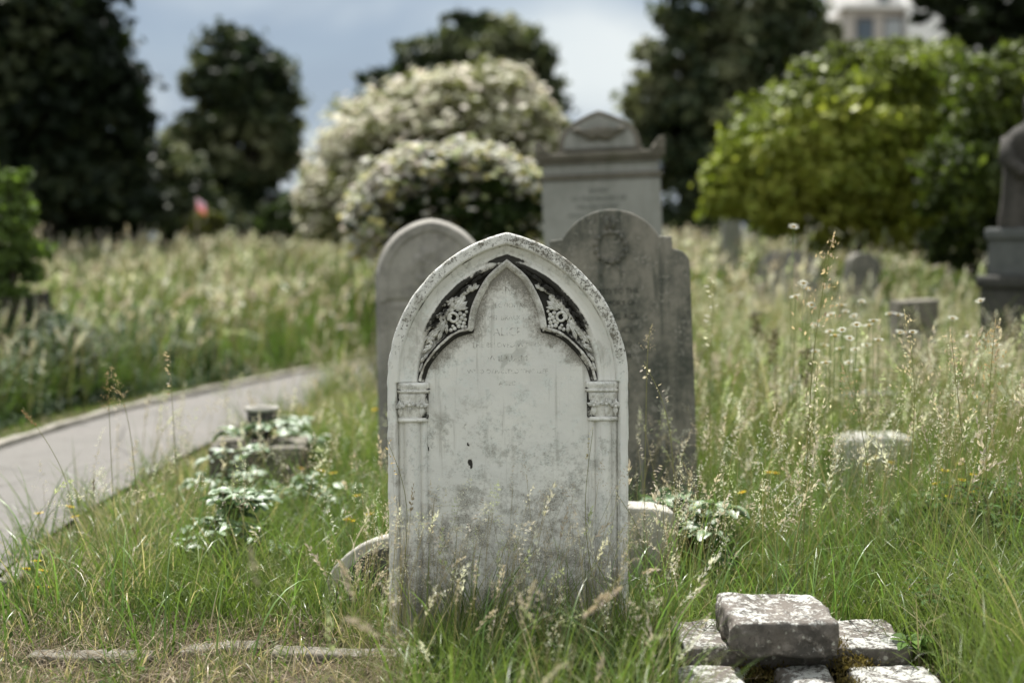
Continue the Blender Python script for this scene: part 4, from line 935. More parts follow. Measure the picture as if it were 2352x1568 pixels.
A_ = Acc(); tube(A_, [(0, 0, 0), (0, 0, tz)], .006, 6, (.3, .25, .2)); A_.build('stick', M['stalk'], fl)
V = []; c = []
for i in range(8):
    for j in range(8): V.append((.005+i*.018, .012*math.sin(i*.9+j*.3), tz-.01-j*.026-i*.012)); c.append((.45, .30, .52) if j < 3 else ((.62, .22, .36) if j < 6 else (.5, .16, .10)))
mk('cloth', V, [[j*8+i, j*8+i+1, (j+1)*8+i+1, (j+1)*8+i] for i in range(7) for j in range(7)], mat=M['flagcloth'], parent=fl, col=c, smooth=True)

# ------------------------------------------------------------------ grass
def blades(root, h, az, lean, curl, wid, L=5, base_c=None, tip_c=None, cross=False, taper=True):
    """strips growing from root; lean/curl in radians; returns V,Q,c,tip,tangent"""
    n = len(root); d = np.stack([np.cos(az), np.sin(az), 0*az], -1); t = np.linspace(0, 1, L+1)
    pos = [root]; th = lean
    for i in range(L):
        a = lean+curl*((i+.5)/L)**1.6; st = h/L
        pos.append(pos[-1]+(np.sin(a)*st)[:, None]*d+np.stack([0*a, 0*a, np.cos(a)*st], -1))
    pos = np.stack(pos, 1); a = lean+curl; tan = np.sin(a)[:, None]*d+np.stack([0*a, 0*a, np.cos(a)], -1)
    r2 = rng.random(n)*np.pi*2
    out = []
    for q in range(2 if cross else 1):
        wd = np.stack([np.cos(r2+q*np.pi/2), np.sin(r2+q*np.pi/2), 0*r2], -1)
        ww = (1-t**1.5*.93) if taper else np.full(L+1, 1.0)
        off = wd[:, None]*(wid[:, None]*ww[None]*.5)[..., None]
        out.append(np.stack([pos-off, pos+off], 2))
    V = np.concatenate(out, 0); m = len(V)
    k_ = np.arange(L)*2; q = np.stack([k_, k_+1, k_+3, k_+2], -1)
    Q = (np.arange(m)*(2*(L+1)))[:, None, None]+q[None]
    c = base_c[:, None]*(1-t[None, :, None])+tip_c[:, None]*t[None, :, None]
    c = np.repeat(c[:, :, None], 2, 2)
    if cross: c = np.concatenate([c, c])
    return V.reshape(-1, 3), Q.reshape(-1, 4), c.reshape(-1, 3), pos[:, -1], tan, pos

def hood(x, y):     # grass height factor
    dl = np.where(y < 18.3, xl(y)-x, y-17.2)
    left = dl > .62; verge = (dl > 0) & (dl <= .62)
    dr = x-xr(y)
    h = np.full(x.shape, .30)
    h = np.where(x > .45, .25+.36*sstep(5.6, 8.8, y)+.12*sstep(.9, 1.8, x), h)
    h = np.where((x <= .45), .22+.12*sstep(5, 6.4, y), h)
    h = np.where((dr < .8) & (dr > 0), .10+.16*np.clip(dr/.8, 0, 1), h)
    h = np.where((np.abs(x) < .5) & (y < 4.95), .30, h)
    h = np.where((y < 4.3) & (x > -.36) & (x < .50), .33, h); h = np.where((y < 4.3) & (x >= .50) & (x < 1.36), .06, h)
    h = np.where((np.abs(x-y*.2546) < .26) & (y > 6.3) & (y < 7.9), np.minimum(h, .26), h)
    h = np.where((x > 1.35) & (y < 6.6), h+.14, h)
    # clump on left
    h = np.where((x < -.55) & (x > -1.9) & (y > 5.2) & (y < 6.6), .30, h)
    lit = sstep(5.10, 4.90, y)*(x < -.34)
    h = h*(1-lit)+.13*lit
    h = np.where((np.abs(x-kb.location.x) < .34) & (y > 6.9) & (y < 7.75), .13, h)
    h = np.where(y > 13, .6, h)
    h = np.where(verge, .07, h); h = np.where(left, .52+.22*sstep(.6, 1.4, dl), h)
    return h
def allowed(x, y):
    ok = ~((x > xl(y)-.07) & (x < xr(y)-.10-.35*sstep(11, 14, y)+.18*vnoise(np.stack([y*5, x*5, 0*x], -1), 8)))
    ok &= ~((np.abs(x-MX) < .43) & (y > 4.93) & (y < 5.08))
    ok &= ~((x > .53) & (x < 1.30) & (y > 4.45) & (y < 4.80) & ~((x > .8) & (x < .83)))
    ok &= ~((x > .50) & (x < 1.34) & (y < 4.52))
    ok &= ~((np.abs(x-ls.location.x) < .32) & (y > 7.97) & (y < 8.2)); ok &= ~((np.abs(x-rs.location.x) < .4) & (y > 6.66) & (y < 6.87))
    ok &= ~((np.abs(x-kb.location.x) < .27) & (np.abs(y-7.95) < .27)); ok &= ~((np.abs(x-mon.location.x) < .6) & (y > 10.0) & (y < 11))
    for (xa, xb, Y) in ((-1.64, -1.22, 4.74), (-1.16, -.86, 4.86), (-.82, -.34, 4.80)): ok &= ~((x > xa) & (x < xb) & (np.abs(y-Y) < .04) & (fnoise(np.stack([x*7, y*7, 0*x], -1), 12, 2) > .40))
    ok &= ~((np.abs(x+.40) < .33) & (y > 5.36) & (y < 5.55))
    return ok
def scatter(n, y0, y1, dens=None, pw=1.0, m=1.12, pad=.35):
    X = []; Yv = []; got = 0
    while got < n:
        y = y0+(y1-y0)*rng.random(n)**pw; x = (rng.random(n)*2-1)*(.36*y*m+pad)
        keep = rng.random(n) < (.36*y*m+pad)/(.36*y1*m+pad)
        ok = allowed(x, y) & keep
        if dens is not None: ok &= rng.random(n) < dens(x, y)
        X.append(x[ok]); Yv.append(y[ok]); got += ok.sum()
    return np.concatenate(X)[:n], np.concatenate(Yv)[:n]
GREENS = np.array([(.044, .088, .016), (.072, .130, .024), (.105, .168, .036), (.135, .19, .05), (.19, .225, .08), (.30, .28, .15)])
def gcol(x, y, r, n_):
    pat = fnoise(np.stack([x*1.1, y*1.1, 0*x], -1), 61, 3)
    dl = np.where(y < 18.3, xl(y)-x, y-17.2)
    i = np.clip((r*3.0+pat*3.4-.8), 0, 5).astype(int)
    c = GREENS[i]
    dry = ((rng.random(n_) < .06+.28*((x-xr(y) < .7) & (x-xr(y) > 0))+.35*((x < -.32) & (x > -1.2) & (y < 5.05))+.06*(y > 9)))
    c = np.where(dry[:, None], np.array([.44, .38, .27])*(.6+.6*rng.random((n_, 1))), c)
    c = np.where(((dl > .5) & (rng.random(n_) < .8))[:, None], np.array([.075, .14, .022])*(.6+.8*rng.random((n_, 1))), c)
    return c*(.75+.5*rng.random((n_, 1)))
def grass_layer(name, n, y0, y1, wmin, wmax, hs, label, L=5, dens=None, pw=1.0, csz=.035, per=22):
    """tussocks: blades fan out of shared centres, with loose blades between"""
    nc = max(n//per, 1)
    cx, cy = scatter(nc, y0, y1, dens, pw); which = rng.integers(0, nc, n)
    ch = np.clip(.55+.75*rng.random(nc)**1.2, .4, 1.3)*(.70+.6*fnoise(np.stack([cx*2.2, cy*2.2, 0*cx], -1), 71, 2)); cr = rng.random(nc); ca = rng.random(nc)*6.28
    loose = rng.random(n) < .30
    sg = csz*(.5+1.1*rng.random(nc))[which]*np.where(loose, 4.5, 1)
    ox = rng.normal(size=n)*sg; oy = rng.normal(size=n)*sg; x = cx[which]+ox; y = cy[which]+oy
    ok = allowed(x, y); x, y, ox, oy, which, loose, sg = (q[ok] for q in (x, y, ox, oy, which, loose, sg)); n = len(x)
    z = G(x, y)-.015
    h = hood(x, y)*hs*ch[which]*(.40+.85*rng.random(n))
    az = np.where(rng.random(n) < .65, np.arctan2(oy, ox)+rng.normal(size=n)*.6, ca[which]+rng.normal(size=n)*.7)
    lean = np.abs(rng.normal(size=n))*.16+.03+.16*np.clip(np.hypot(ox, oy)/(sg+1e-6), 0, 1.5); curl = np.abs(rng.normal(size=n))*.85+.1
    bent = rng.random(n) < .10; curl = np.where(bent, 1.7+.8*rng.random(n), curl); h = np.where(bent, h*1.25, h)
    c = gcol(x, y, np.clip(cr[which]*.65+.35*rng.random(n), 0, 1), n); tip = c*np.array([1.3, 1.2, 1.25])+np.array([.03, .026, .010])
    wd = (wmin+(wmax-wmin)*rng.random(n)**1.6)*(.7+.6*cr[which])
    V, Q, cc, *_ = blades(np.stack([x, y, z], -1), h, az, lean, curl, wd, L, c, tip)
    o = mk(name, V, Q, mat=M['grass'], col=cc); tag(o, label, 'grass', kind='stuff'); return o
def dens_near(x, y):
    away = np.where((y < 4.1) & (x < -.36), .5, 1)*np.where((y < 4.1) & (x > .5) & (x < 1.36), .15, 1)
    edge = 5.00+.22*(fnoise(np.stack([x*2.6, 0*x, 0*x+3], -1), 44, 2)-.5)*2
    lit = sstep(.10, -.10, y-edge)*(x < -.34)
    patch = sstep(.60, .72, fnoise(np.stack([x*3.1, y*3.1, 0*x], -1), 45, 2))
    lit = lit*np.where(x < -1.15, .55, 1)
    return away*np.clip(1-lit*(.80-.55*patch), .03, 1)*np.where((x-xr(y) < .5) & (x-xr(y) > 0), .6, 1)
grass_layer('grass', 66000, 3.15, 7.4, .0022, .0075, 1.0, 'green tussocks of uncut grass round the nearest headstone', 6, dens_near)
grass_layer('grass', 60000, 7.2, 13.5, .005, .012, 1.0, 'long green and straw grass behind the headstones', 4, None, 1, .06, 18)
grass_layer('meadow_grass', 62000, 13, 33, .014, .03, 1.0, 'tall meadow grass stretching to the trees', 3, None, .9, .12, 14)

n = 1700; x, y = scatter(n, 3.3, 7.2, lambda x, y: np.where(x > .42, 1., .3)*((y > 4.6) | ((x > -.35) & (x < .48)))); z = G(x, y)-.01; c = np.array([.11, .20, .045])*(.6+.7*rng.random((n, 1)))
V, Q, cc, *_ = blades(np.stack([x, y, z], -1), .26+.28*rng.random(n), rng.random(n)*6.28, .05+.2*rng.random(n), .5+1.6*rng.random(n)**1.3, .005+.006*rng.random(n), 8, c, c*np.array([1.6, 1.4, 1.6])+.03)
tag(mk('grass', V, Q, mat=M['grass'], col=cc, smooth=True), 'broad arching grass blades among the finer grass', 'grass', kind='stuff')
# ---- seed heads
def head_open(seed, nb=9, spk=4, size=.055):      # open panicle, unit length 1 along z
    r = np.random.default_rng(seed); Pp = []; D = []; S_ = []
    for i in range(nb):
        z = i/nb; ln = .34*(1-z*.75)*(.6+.6*r.random()); a = r.random()*6.28
        for k_ in range(r.integers(1, 3)):
            a2 = a+k_*2.2; upw = .5+.5*r.random()
            d = np.array([math.cos(a2), math.sin(a2), upw]); d /= np.linalg.norm(d)
            for q in range(spk):
                f = (q+1)/spk; Pp.append(np.array([0, 0, z])+d*ln*f+r.normal(size=3)*.012-np.array([0, 0, .06*f*f])); D.append(d*.5+np.array([0, 0, .6])+r.normal(size=3)*.45); S_.append(size*(.7+.7*r.random()))
    for q in range(5): Pp.append(np.array([0, 0, .9+.03*q])); D.append(np.array([0, 0, 1.])+r.normal(size=3)*.3); S_.append(size)
    return np.array(Pp), np.array(D), np.array(S_)
def head_spike(seed, n=30, rad=.07, size=.13):    # dense soft spike
    r = np.random.default_rng(seed); z = r.random(n); a = r.random(n)*6.28; rr = rad*np.sin(np.pi*np.clip(z*.85+.1, 0, 1))*(.4+.8*r.random(n))
    Pp = np.stack([rr*np.cos(a), rr*np.sin(a), z], -1); D = np.stack([np.cos(a)*.5, np.sin(a)*.5, np.full(n, 1.)], -1)+r.normal(size=(n, 3))*.2
    return Pp, D, size*(.7+.6*r.random(n))
def head_nod(seed, n=16):                          # one-sided nodding brome head
    r = np.random.default_rng(seed); z = np.linspace(.05, 1, n); a = r.normal(size=n)*.7
    Pp = np.stack([.10*np.cos(a)*(1-z*.4), .10*np.sin(a), z], -1)+r.normal(size=(n, 3))*.015; D = np.stack([np.cos(a)*.9, np.sin(a)*.6, .45-.5*r.random(n)], -1)
    return Pp, D, .085*(.7+.7*r.random(n))
PROT = [head_open(i) for i in range(5)]+[head_spike(20+i) for i in range(4)]+[head_nod(40+i) for i in range(4)]
SIMPLE = [head_spike(60+i, 7, .08, .32) for i in range(5)]
def place_heads(tip, tan, length, which, prot, cols, wfac=.34):
    Vs = []; Qs = []; cs = []; n0 = 0
    for p_ in range(len(prot)):
        I = np.where(which == p_)[0]
        if not len(I): continue
        Pp, D, S_ = prot[p_]; m = len(Pp)
        D = D/np.linalg.norm(D, axis=1)[:, None]
        tz = tan[I]; rx = rng.normal(size=(len(I), 3)); ux = np.cross(tz, rx); ux /= np.linalg.norm(ux, axis=1)[:, None]; uy = np.cross(tz, ux)
        L_ = length[I][:, None, None]
        sag = -.35*(Pp[:, 2]**2)[None, :, None]*np.array([0, 0, 1.])*(np.linalg.norm(tz[:, :2], axis=1))[:, None, None]
        W = lambda q: ux[:, None]*q[None, :, 0:1]+uy[:, None]*q[None, :, 1:2]+tz[:, None]*q[None, :, 2:3]
        ctr = tip[I][:, None]+(W(Pp)+sag)*L_; d = W(D); s = (S_[None, :, None])*L_
        sd = np.cross(d, rng.normal(size=d.shape)); sd /= np.linalg.norm(sd, axis=2)[..., None]+1e-9
        V = np.stack([ctr-d*s*.5, ctr+sd*s*wfac*.5, ctr+d*s*.5, ctr-sd*s*wfac*.5], 2).reshape(-1, 3)
        c = np.repeat(cols[I][:, None]*(.75+.5*rng.random((len(I), m, 1))), 4, 1).reshape(-1, 3) if False else np.repeat((cols[I][:, None]*(.75+.5*rng.random((len(I), m, 1)))).reshape(-1, 3), 4, 0)
        Vs.append(V); cs.append(c); q = np.arange(len(V)).reshape(-1, 4)+n0; Qs.append(q); n0 += len(V)
    return np.concatenate(Vs), np.concatenate(Qs), np.concatenate(cs)
SEEDC = np.array([(.62, .55, .46), (.58, .50, .42), (.68, .64, .53), (.50, .42, .34), (.78, .76, .66), (.50, .54, .32)])
def seed_layer(name, n, y0, y1, hfun, wid, hl, prot, label, dens=None, pw=1., wfac=.34, pick=None):
    x, y = scatter(n, y0, y1, dens, pw); z = G(x, y)-.01; h = hfun(x, y)*(.65+.55*rng.random(n)); az = rng.normal(size=n)*1.4+.3
    lean = np.abs(rng.normal(size=n))*.10+.02; curl = np.abs(rng.normal(size=n))*.42
    bc = np.array([.13, .16, .05])*(.8+.5*rng.random((n, 1))); tc_ = np.array([.36, .30, .17])*(.8+.4*rng.random((n, 1)))
    V, Q, c, tip, tan, _ = blades(np.stack([x, y, z], -1), h, az, lean, curl, np.full(n, wid), 4, bc, tc_, True, False)
    wh = rng.integers(0, len(prot), n) if pick is None else rng.choice(len(prot), n, p=pick)
    Vh, Qh, ch = place_heads(tip-tan*(hl*.3), tan, hl*(.6+.8*rng.random(n)), wh, prot, SEEDC[rng.integers(0, 6, n)], wfac)
    o = mk(name, np.vstack([V, Vh]), np.vstack([Q, Qh+len(V)]), mat=M['seed'], col=np.vstack([c, ch])); tag(o, label, 'grass', kind='stuff'); return o
pk = np.array([.11]*5+[.05]*4+[.0625]*4); pk /= pk.sum()
seed_layer('seeding_grass', 250, 4.3, 4.92, lambda x, y: .40+.16*rng.random(len(x)), .0012, .10, PROT, 'fine seeding grass stems in front of the pale headstone', lambda x, y: (np.abs(x-.05) < .62)*1.0, pick=pk)
seed_layer('seeding_grass', 80, 3.5, 4.3, lambda x, y: 0.34+.12*rng.random(len(x)), .0012, .10, PROT, 'blurred seeding grass stems close to the camera in front of the pale headstone', lambda x, y: (np.abs(x-.05) < .62)*1.0, pick=pk)
seed_layer('seeding_grass', 820, 4.75, 7.4, lambda x, y: np.where(x > .45, .58+.30*sstep(1.0, 1.9, x), .44), .0014, .14, PROT, 'tall seeding grass stems on the right of the pale headstone', lambda x, y: np.where(x > .5, .9*np.where((np.abs(x-y*.2546) < .24) & (y > 6.2), .25, 1), np.where(x < -.5, .22*(x-xr(y) > .15)*(y > 5.3), .2)), pick=pk)
seed_layer('seeding_grass', 2500, 7.2, 13.5, lambda x, y: np.where(x > .4, .70, np.where(x < -2.6, .75, .48)), .003, .16, PROT, 'pale seeding grass in the middle distance', lambda x, y: np.where(x > .4, .9, np.where(xl(y)-x > .7, .55, .16)), wfac=.5, pick=pk)
seed_layer('meadow_seed_heads', 6000, 13, 32, lambda x, y: .78+0*x, .008, .20, SIMPLE, 'haze of straw-coloured seed heads over the meadow', None, .9, .42)

# ---- dry thatch
n = 8200; x = np.where(rng.random(n) < .8, -1.95+1.8*rng.random(n), -2+4*rng.random(n)); y = 4.25+1.0*rng.random(n)**1.1; okk = (y < 5.2) & (fnoise(np.stack([x*4, y*4, 0*x], -1), 46, 2) > .30); x = x[okk]; y = y[okk]; n = len(x)
az = rng.random(n)*6.28; c = np.where((rng.random(n) < .45)[:, None], np.array([.44, .36, .25]), np.array([.20, .145, .09]))*(.35+.9*rng.random((n, 1)))
V, Q, cc, *_ = blades(np.stack([x, y, G(x, y)-.006+.045*rng.random(n)**1.5], -1), .04+.17*rng.random(n)**2, az, 1.0+.6*rng.random(n), .5*rng.normal(size=n), .0012+.004*rng.random(n), 4, c, c)
tag(mk('dry_thatch', V, Q, mat=M['seed'], col=cc), 'flattened dry straw on bare earth along the bottom', 'dry grass', kind='stuff')
n = 30000; y = 7.5+7.5*rng.random(n)**1.4; x = xl(y)-.58-1.5*rng.random(n)**1.3; hb = np.clip(1.05*fnoise(np.stack([x*2.1, y*1.4, 0*x], -1), 33, 3)-.08, .03, .6)*sstep(-1.6, -3.6, x)*sstep(-.5, -1.0, x-xl(y)); Pt = np.stack([x, y, G(x, y)+hb*rng.random(n)**.7*1.25], -1)[x < -1.2]; n = len(Pt)
V, Q, c = leaves(Pt, np.tile([0, -.3, 1.], (n, 1)), .075, [(.010, .028, .007), (.022, .052, .011), (.045, .09, .018)], 97, .3, .5, .5)  # near-black greens put the shade under the tall grass into the leaf colour
tag(mk('undergrowth', V, Q, mat=M['leaf'], col=c), 'undergrowth coloured dark as shade at the foot of the tall grass beyond the path', 'undergrowth', kind='stuff')
n = 1500; y = 4.5+10*rng.random(n)**1.3; f = np.where(rng.random(n) < .7, 1-.22*rng.random(n)**2, rng.random(n)); x = xl(y)+(xr(y)-xl(y))*f; n = len(x); c = np.where((rng.random(n) < .6)[:, None], np.array([.36, .30, .20]), np.array([.10, .10, .05]))*(.4+.8*rng.random((n, 1)))
V, Q, cc, *_ = blades(np.stack([x, y, np.maximum(G(x, y), 0)*.9+.03+0*x], -1), .02+.07*rng.random(n), rng.random(n)*6.28, 1.45+.1*rng.random(n), .25*rng.normal(size=n), .002+.005*rng.random(n), 3, c, c)
tag(mk('path_litter', V, Q, mat=M['seed'], col=cc), 'dead grass clippings scattered over the footpath and its edge', 'litter', kind='stuff')
# low ground cover leaves near path and bottom corner
n = 5200; x, y = scatter(n, 4.2, 9.5, lambda x, y: np.where(fnoise(np.stack([x*2, y*2, 0*x], -1), 91) > .5, .9, .06)*np.where((x < -.3) & (y < 5.2), .25, 1)); Pt = np.stack([x, y, G(x, y)+.02+.09*rng.random(n)], -1)
V, Q, c = leaves(Pt, np.tile([0, 0, 1.], (n, 1)), .024, [(.04, .075, .018), (.075, .12, .03)], 95, .5, .5, .6)
tag(mk('clover_leaves', V, Q, mat=M['clover'], col=c), 'low green leaves of clover and weeds in the turf', 'weeds', kind='stuff')

# ------------------------------------------------------------------ individual plants
def oval_leaf(acc, base, d, nrm, L_, W_, c, fold=.25, droop=.3):
    d = np.array(d, float); d /= np.linalg.norm(d); nrm = np.array(nrm, float); s = np.cross(d, nrm); s /= np.linalg.norm(s)+1e-9; nrm = np.cross(s, d)
    ts = np.linspace(0, 1, 6); V = []
    for t in ts:
        w_ = W_*math.sin(math.pi*min(.97, t*.9+.06))**.75; ctr = np.array(base)+d*L_*t-np.array([0, 0, 1])*droop*L_*t*t
        V += [ctr-s*w_*.5+nrm*w_*fold, ctr, ctr+s*w_*.5+nrm*w_*fold]
    Q = []
    for i in range(5):
        for j in range(2): Q.append([i*3+j, i*3+j+1, (i+1)*3+j+1, (i+1)*3+j])
    acc.add(V, Q, None, c)
def bramble(name, base, stems, label, seed, leaf=.075, cols=((.18, .26, .14), (.08, .15, .05)), per=7, spread=.3, hgt=.3, cat='bramble'):
    r = random.Random(seed); t = thing(name, base, label, cat); A1 = Acc(); A2 = Acc()
    for i in range(stems):
        a = r.uniform(0, 6.28); R_ = spread*r.uniform(.3, 1); h = hgt*r.uniform(.35, 1.1)
        pts = catmull([(0.02*math.cos(a), .02*math.sin(a), -.03), (R_*.3*math.cos(a), R_*.3*math.sin(a), h*.75), (R_*.75*math.cos(a), R_*.75*math.sin(a), h), (R_*math.cos(a+.2), R_*math.sin(a+.2), h*.85)], 12)
        tube(A1, pts, np.linspace(.004, .0018, 12), 5, (.10, .08, .04))
        for q in range(per):
            k_ = 4+int(q*7/per)+r.choice((0, 1)); k_ = min(k_, 11); b = pts[k_]; aa = r.uniform(0, 6.28)
            for m in (-.9, 0, .9):
                d = (math.cos(aa+m), math.sin(aa+m), r.uniform(-.05, .35)); l = leaf*r.uniform(.55, 1.3)*(1 if m == 0 else .8)
                c = np.array(cols[0])*(r.uniform(.7, 1.2)) if r.random() < .65 else np.array(cols[1])*r.uniform(.7, 1.2)
                oval_leaf(A2, b+np.array(d)*.02, d, (r.uniform(-.3, .3), r.uniform(-.3, .3), 1), l, l*.62, c, r.uniform(.05, .25), r.uniform(.1, .5))
    A1.build('stem', M['stalk'], t); A2.build('foliage', M['weed' if name == 'leafy_weed' else 'bramble'], t, smooth=True); return t
def bat(px, py, Y): p = P(px, py, Y); return (p.x, Y, gz(p.x, Y))
bramble('bramble', bat(520, 1290, 6.0), 15, 'bramble with silvery leaves in the grass between path and pale headstone', 1, .072, spread=.26, hgt=.36)
bramble('bramble', bat(560, 1150, 7.3), 12, 'bramble spreading against the front of the low square plinth', 2, .07, spread=.28, hgt=.30)
bramble('bramble', (kb.location.x-.05, 8.0, .284), 6, 'bramble trailing over the top of the low square plinth', 3, .095, spread=.26, hgt=.10)
bramble('bramble', bat(700, 1080, 8.4), 8, 'bramble on the right flank of the low square plinth', 4, .085, spread=.30, hgt=.34)
bramble('bramble', bat(765, 1100, 7.0), 9, 'sparse bramble in short grass left of the dark round-topped headstone', 5, .06, spread=.3, hgt=.25)
bramble('bramble', bat(1570, 1270, 5.9), 11, 'pale leafy bramble against the broken stone stub right of the pale headstone', 6, .085, spread=.30, hgt=.36)
bramble('leafy_weed', bat(2140, 1290, 5.9), 6, 'broad-leaved weed in the grass on the right above the cross base', 7, .10, ((.12, .17, .06), (.09, .15, .04)), 3, .3, .36, 'weed')
bramble('leafy_weed', bat(2100, 1560, 4.62), 5, 'small leafy weed sprouting at the right end of the cross base', 8, .05, ((.12, .20, .04), (.08, .15, .03)), 4, .14, .12, 'weed')
bramble('leafy_weed', bat(2290, 1250, 5.6), 20, 'dark leafy weed clump at the right edge below the orange flowers', 21, .042, ((.07, .13, .035), (.045, .09, .022)), 7, .30, .42, 'weed')
bramble('leafy_weed', bat(2230, 1450, 4.9), 22, 'dark green weed clump in the lower right corner', 22, .032, ((.06, .12, .03), (.04, .085, .02)), 8, .25, .26, 'weed')
bramble('leafy_weed', bat(1945, 560, 13.6), 8, 'grey-green bushy weed against the leaning greenish headstone', 9, .12, ((.10, .13, .08), (.06, .09, .04)), 5, .4, .8, 'weed')

def flower(px, py, Y, kind, label, group):
    p = P(px, py, Y); g = gz(p.x, Y); t = thing('yellow_flower' if kind == 'y' else 'daisy', (p.x, Y, g), label, 'flower', group); h = max(p.z-g, .06); A1 = Acc(); A2 = Acc()
    lx = random.uniform(-.03, .03)
    tube(A1, [(-lx, 0, 0), (-lx*.4, 0, h*.5), (0, 0, h)], .0014 if Y < 8 else .0025, 5, (.12, .17, .05)); A1.build('stem', M['stalk'], t)
    n = 13; r0 = .021 if kind == 'y' else .026
    c = (.90, .70, .03) if kind == 'y' else (.80, .80, .76)
    tl = (random.uniform(-.5, .5), random.uniform(-.9, -.1))
    for i in range(n):
        a = i/n*6.283; d = np.array([math.cos(a), math.sin(a), .15+math.cos(a)*tl[0]*.6+math.sin(a)*tl[1]*.6]); oval_leaf(A2, (0, 0, h), d, (0, 0, 1), r0*random.uniform(.85, 1.15), r0*.5, c, .1, .1)
    A2.build('petal_ring', M['petal'], t)
    A3 = Acc(); ball(A3, (0, 0, h), r0*.36, (.60, .30, .02) if kind == 'y' else (.65, .42, .03), 8, 5, (1, 1, .6)); A3.build('centre', M['petal'], t)
for (x, y, Y) in ((90, 1178, 6.2), (160, 1163, 6.3), (172, 1186, 6.3), (84, 1288, 5.8), (62, 1306, 5.75), (120, 1366, 5.5), (92, 1375, 5.5), (98, 1310, 5.7)):
    flower(x, y, Y, 'y', 'small yellow flower on a thin stem in the turf beside the path, lower left', 'yellow flowers by the path')
for (x, y, Y) in ((820, 1138, 6.6), (796, 1192, 6.3), (806, 1196, 6.3), (862, 940, 8.2), (765, 1086, 7.0), (738, 1080, 7.4), (690, 1075, 7.5), (850, 1180, 6.2)):
    flower(x, y, Y, 'y', 'small yellow flower in the grass between the plinth and the pale headstone', 'yellow flowers left of the pale headstone')
for (x, y, Y) in ((1765, 1084, 6.6), (1781, 1086, 6.6), (1560, 990, 8.0), (1705, 1130, 6.3), (2010, 1050, 7.2), (2045, 1062, 7.1), (2170, 1080, 6.4), (2210, 1102, 6.2), (2188, 1118, 6.2), (2256, 1062, 6.4), (2236, 1090, 6.2), (2205, 1065, 6.4), (2122, 1342, 5.2), (2092, 1352, 5.2), (2285, 1330, 5.2), (2230, 1130, 6.0), (2178, 1140, 6.0), (2245, 1120, 6.1), (1990, 1066, 7.0), (2320, 1290, 5.4), (2150, 1110, 6.2)):
    flower(x, y, Y, 'y', 'small orange-yellow flower in the tall grass right of the pale headstone', 'yellow flowers in the right-hand grass')
for (x, y) in ((1830, 680), (1930, 700), (1912, 722), (1935, 757), (1990, 792), (1965, 802), (2040, 720), (2060, 722), (2000, 746), (1900, 832), (1955, 776), (2010, 736), (1850, 662), (2255, 690), (2292, 792), (2230, 771), (1980, 692), (1870, 746), (2100, 762), (1950, 832), (1890, 792), (2070, 762), (1820, 520), (1845, 650), (1920, 770), (1876, 806), (2020, 780), (1862, 700), (1970, 745), (1942, 715), (1905, 760), (2310, 840), (2190, 730), (1975, 850), (1925, 800), (1960, 725)):
    flower(x+random.uniform(-4, 4), y, random.uniform(6.0, 7.1), 'w', 'white daisy among pale seeding grass on the right', 'white daisies in the right-hand grass')

def stalk(pts_px, Y, kind, label, c, wid=.0016, hl=.22, name='grass_stalk', seed=0, sub=1):
    """single tall grass stem: root .. tip given in photo pixels at distance Y"""
    pts = np.array([np.array(P(x, y, Y)) for x, y in pts_px]); g = gz(pts[0][0], Y); pts[0][2] = g-.02
    t = thing(name, (pts[0][0], Y, g), label, 'grass stalk'); A1 = Acc(); cv = catmull(pts, 16); tube(A1, cv, np.linspace(wid*1.25, wid*.6, 16), 5, (.22, .22, .08)); A1.build('stem', M['stalk'], t, world=True)
    tan = cv[-1]-cv[-3]; tan /= np.linalg.norm(tan); pr = head_open(seed, 15, 4, .042) if kind == 'open' else (head_spike(seed, 60, .075, .11) if kind == 'spike' else head_nod(seed, 18))
    tip = cv[-1]-tan*hl*.92
    V, Q, cc = place_heads(np.array([tip]), np.array([tan]), np.array([hl]), np.array([0]), [pr], np.array([c])*1.1, .46)
    mk('seed_head', V, Q, mat=M['seed'], parent=t, col=cc, world=True)
BE = (.56, .46, .34); PK = (.50, .38, .33); BR = (.28, .19, .11)
stalk([(1840, 1250), (1862, 900), (1885, 700), (1912, 545)], 5.3, 'open', 'tallest grass stalk with brown open seed head standing right of the dark shouldered headstone', (.50, .38, .26), .0018, .42, seed=3)
stalk([(1800, 1300), (1850, 1100), (1880, 830)], 5.1, 'open', 'bushy silvery grass head below the tallest stalk on the right', (.62, .55, .42), .0016, .34, seed=4)
stalk([(2260, 1300), (2215, 1050), (2185, 770)], 5.0, 'open', 'bushy pale grass head near the right edge above the orange flowers', (.52, .42, .30), .0016, .34, seed=5)
stalk([(2300, 1350), (2265, 1080), (2285, 750)], 4.9, 'open', 'slim dark grass head leaning right at the right edge', (.40, .30, .18), .0016, .30, seed=6)
stalk([(2060, 1200), (2100, 950), (2080, 720)], 5.4, 'open', 'loose beige grass head midway between the pale fallen stone and the statue', BE, .0016, .32, seed=7)
stalk([(2020, 1250), (1990, 1050), (1935, 830)], 5.2, 'open', 'dark beige grass head leaning left above the pale fallen stone', (.36, .28, .18), .0015, .26, seed=8)
stalk([(1640, 1280), (1630, 950), (1640, 650)], 6.0, 'nod', 'pale silvery grass head just right of the dark shouldered headstone', (.62, .58, .48), .0016, .30, seed=9)
stalk([(1480, 1000), (1486, 850), (1497, 745)], 5.6, 'open', 'thin tan grass tip in front of the dark shouldered headstone', BE, .0014, .12, seed=10)
stalk([(1390, 1470), (1345, 1200), (1362, 985)], 4.8, 'nod', 'thin green grass stem before the right column of the pale headstone', (.52, .46, .28), .0013, .12, seed=12)
stalk([(905, 1450), (935, 1180), (890, 1010)], 4.8, 'nod', 'arched tan grass stem crossing the left edge of the pale headstone', (.50, .38, .22), .0013, .14, seed=13)
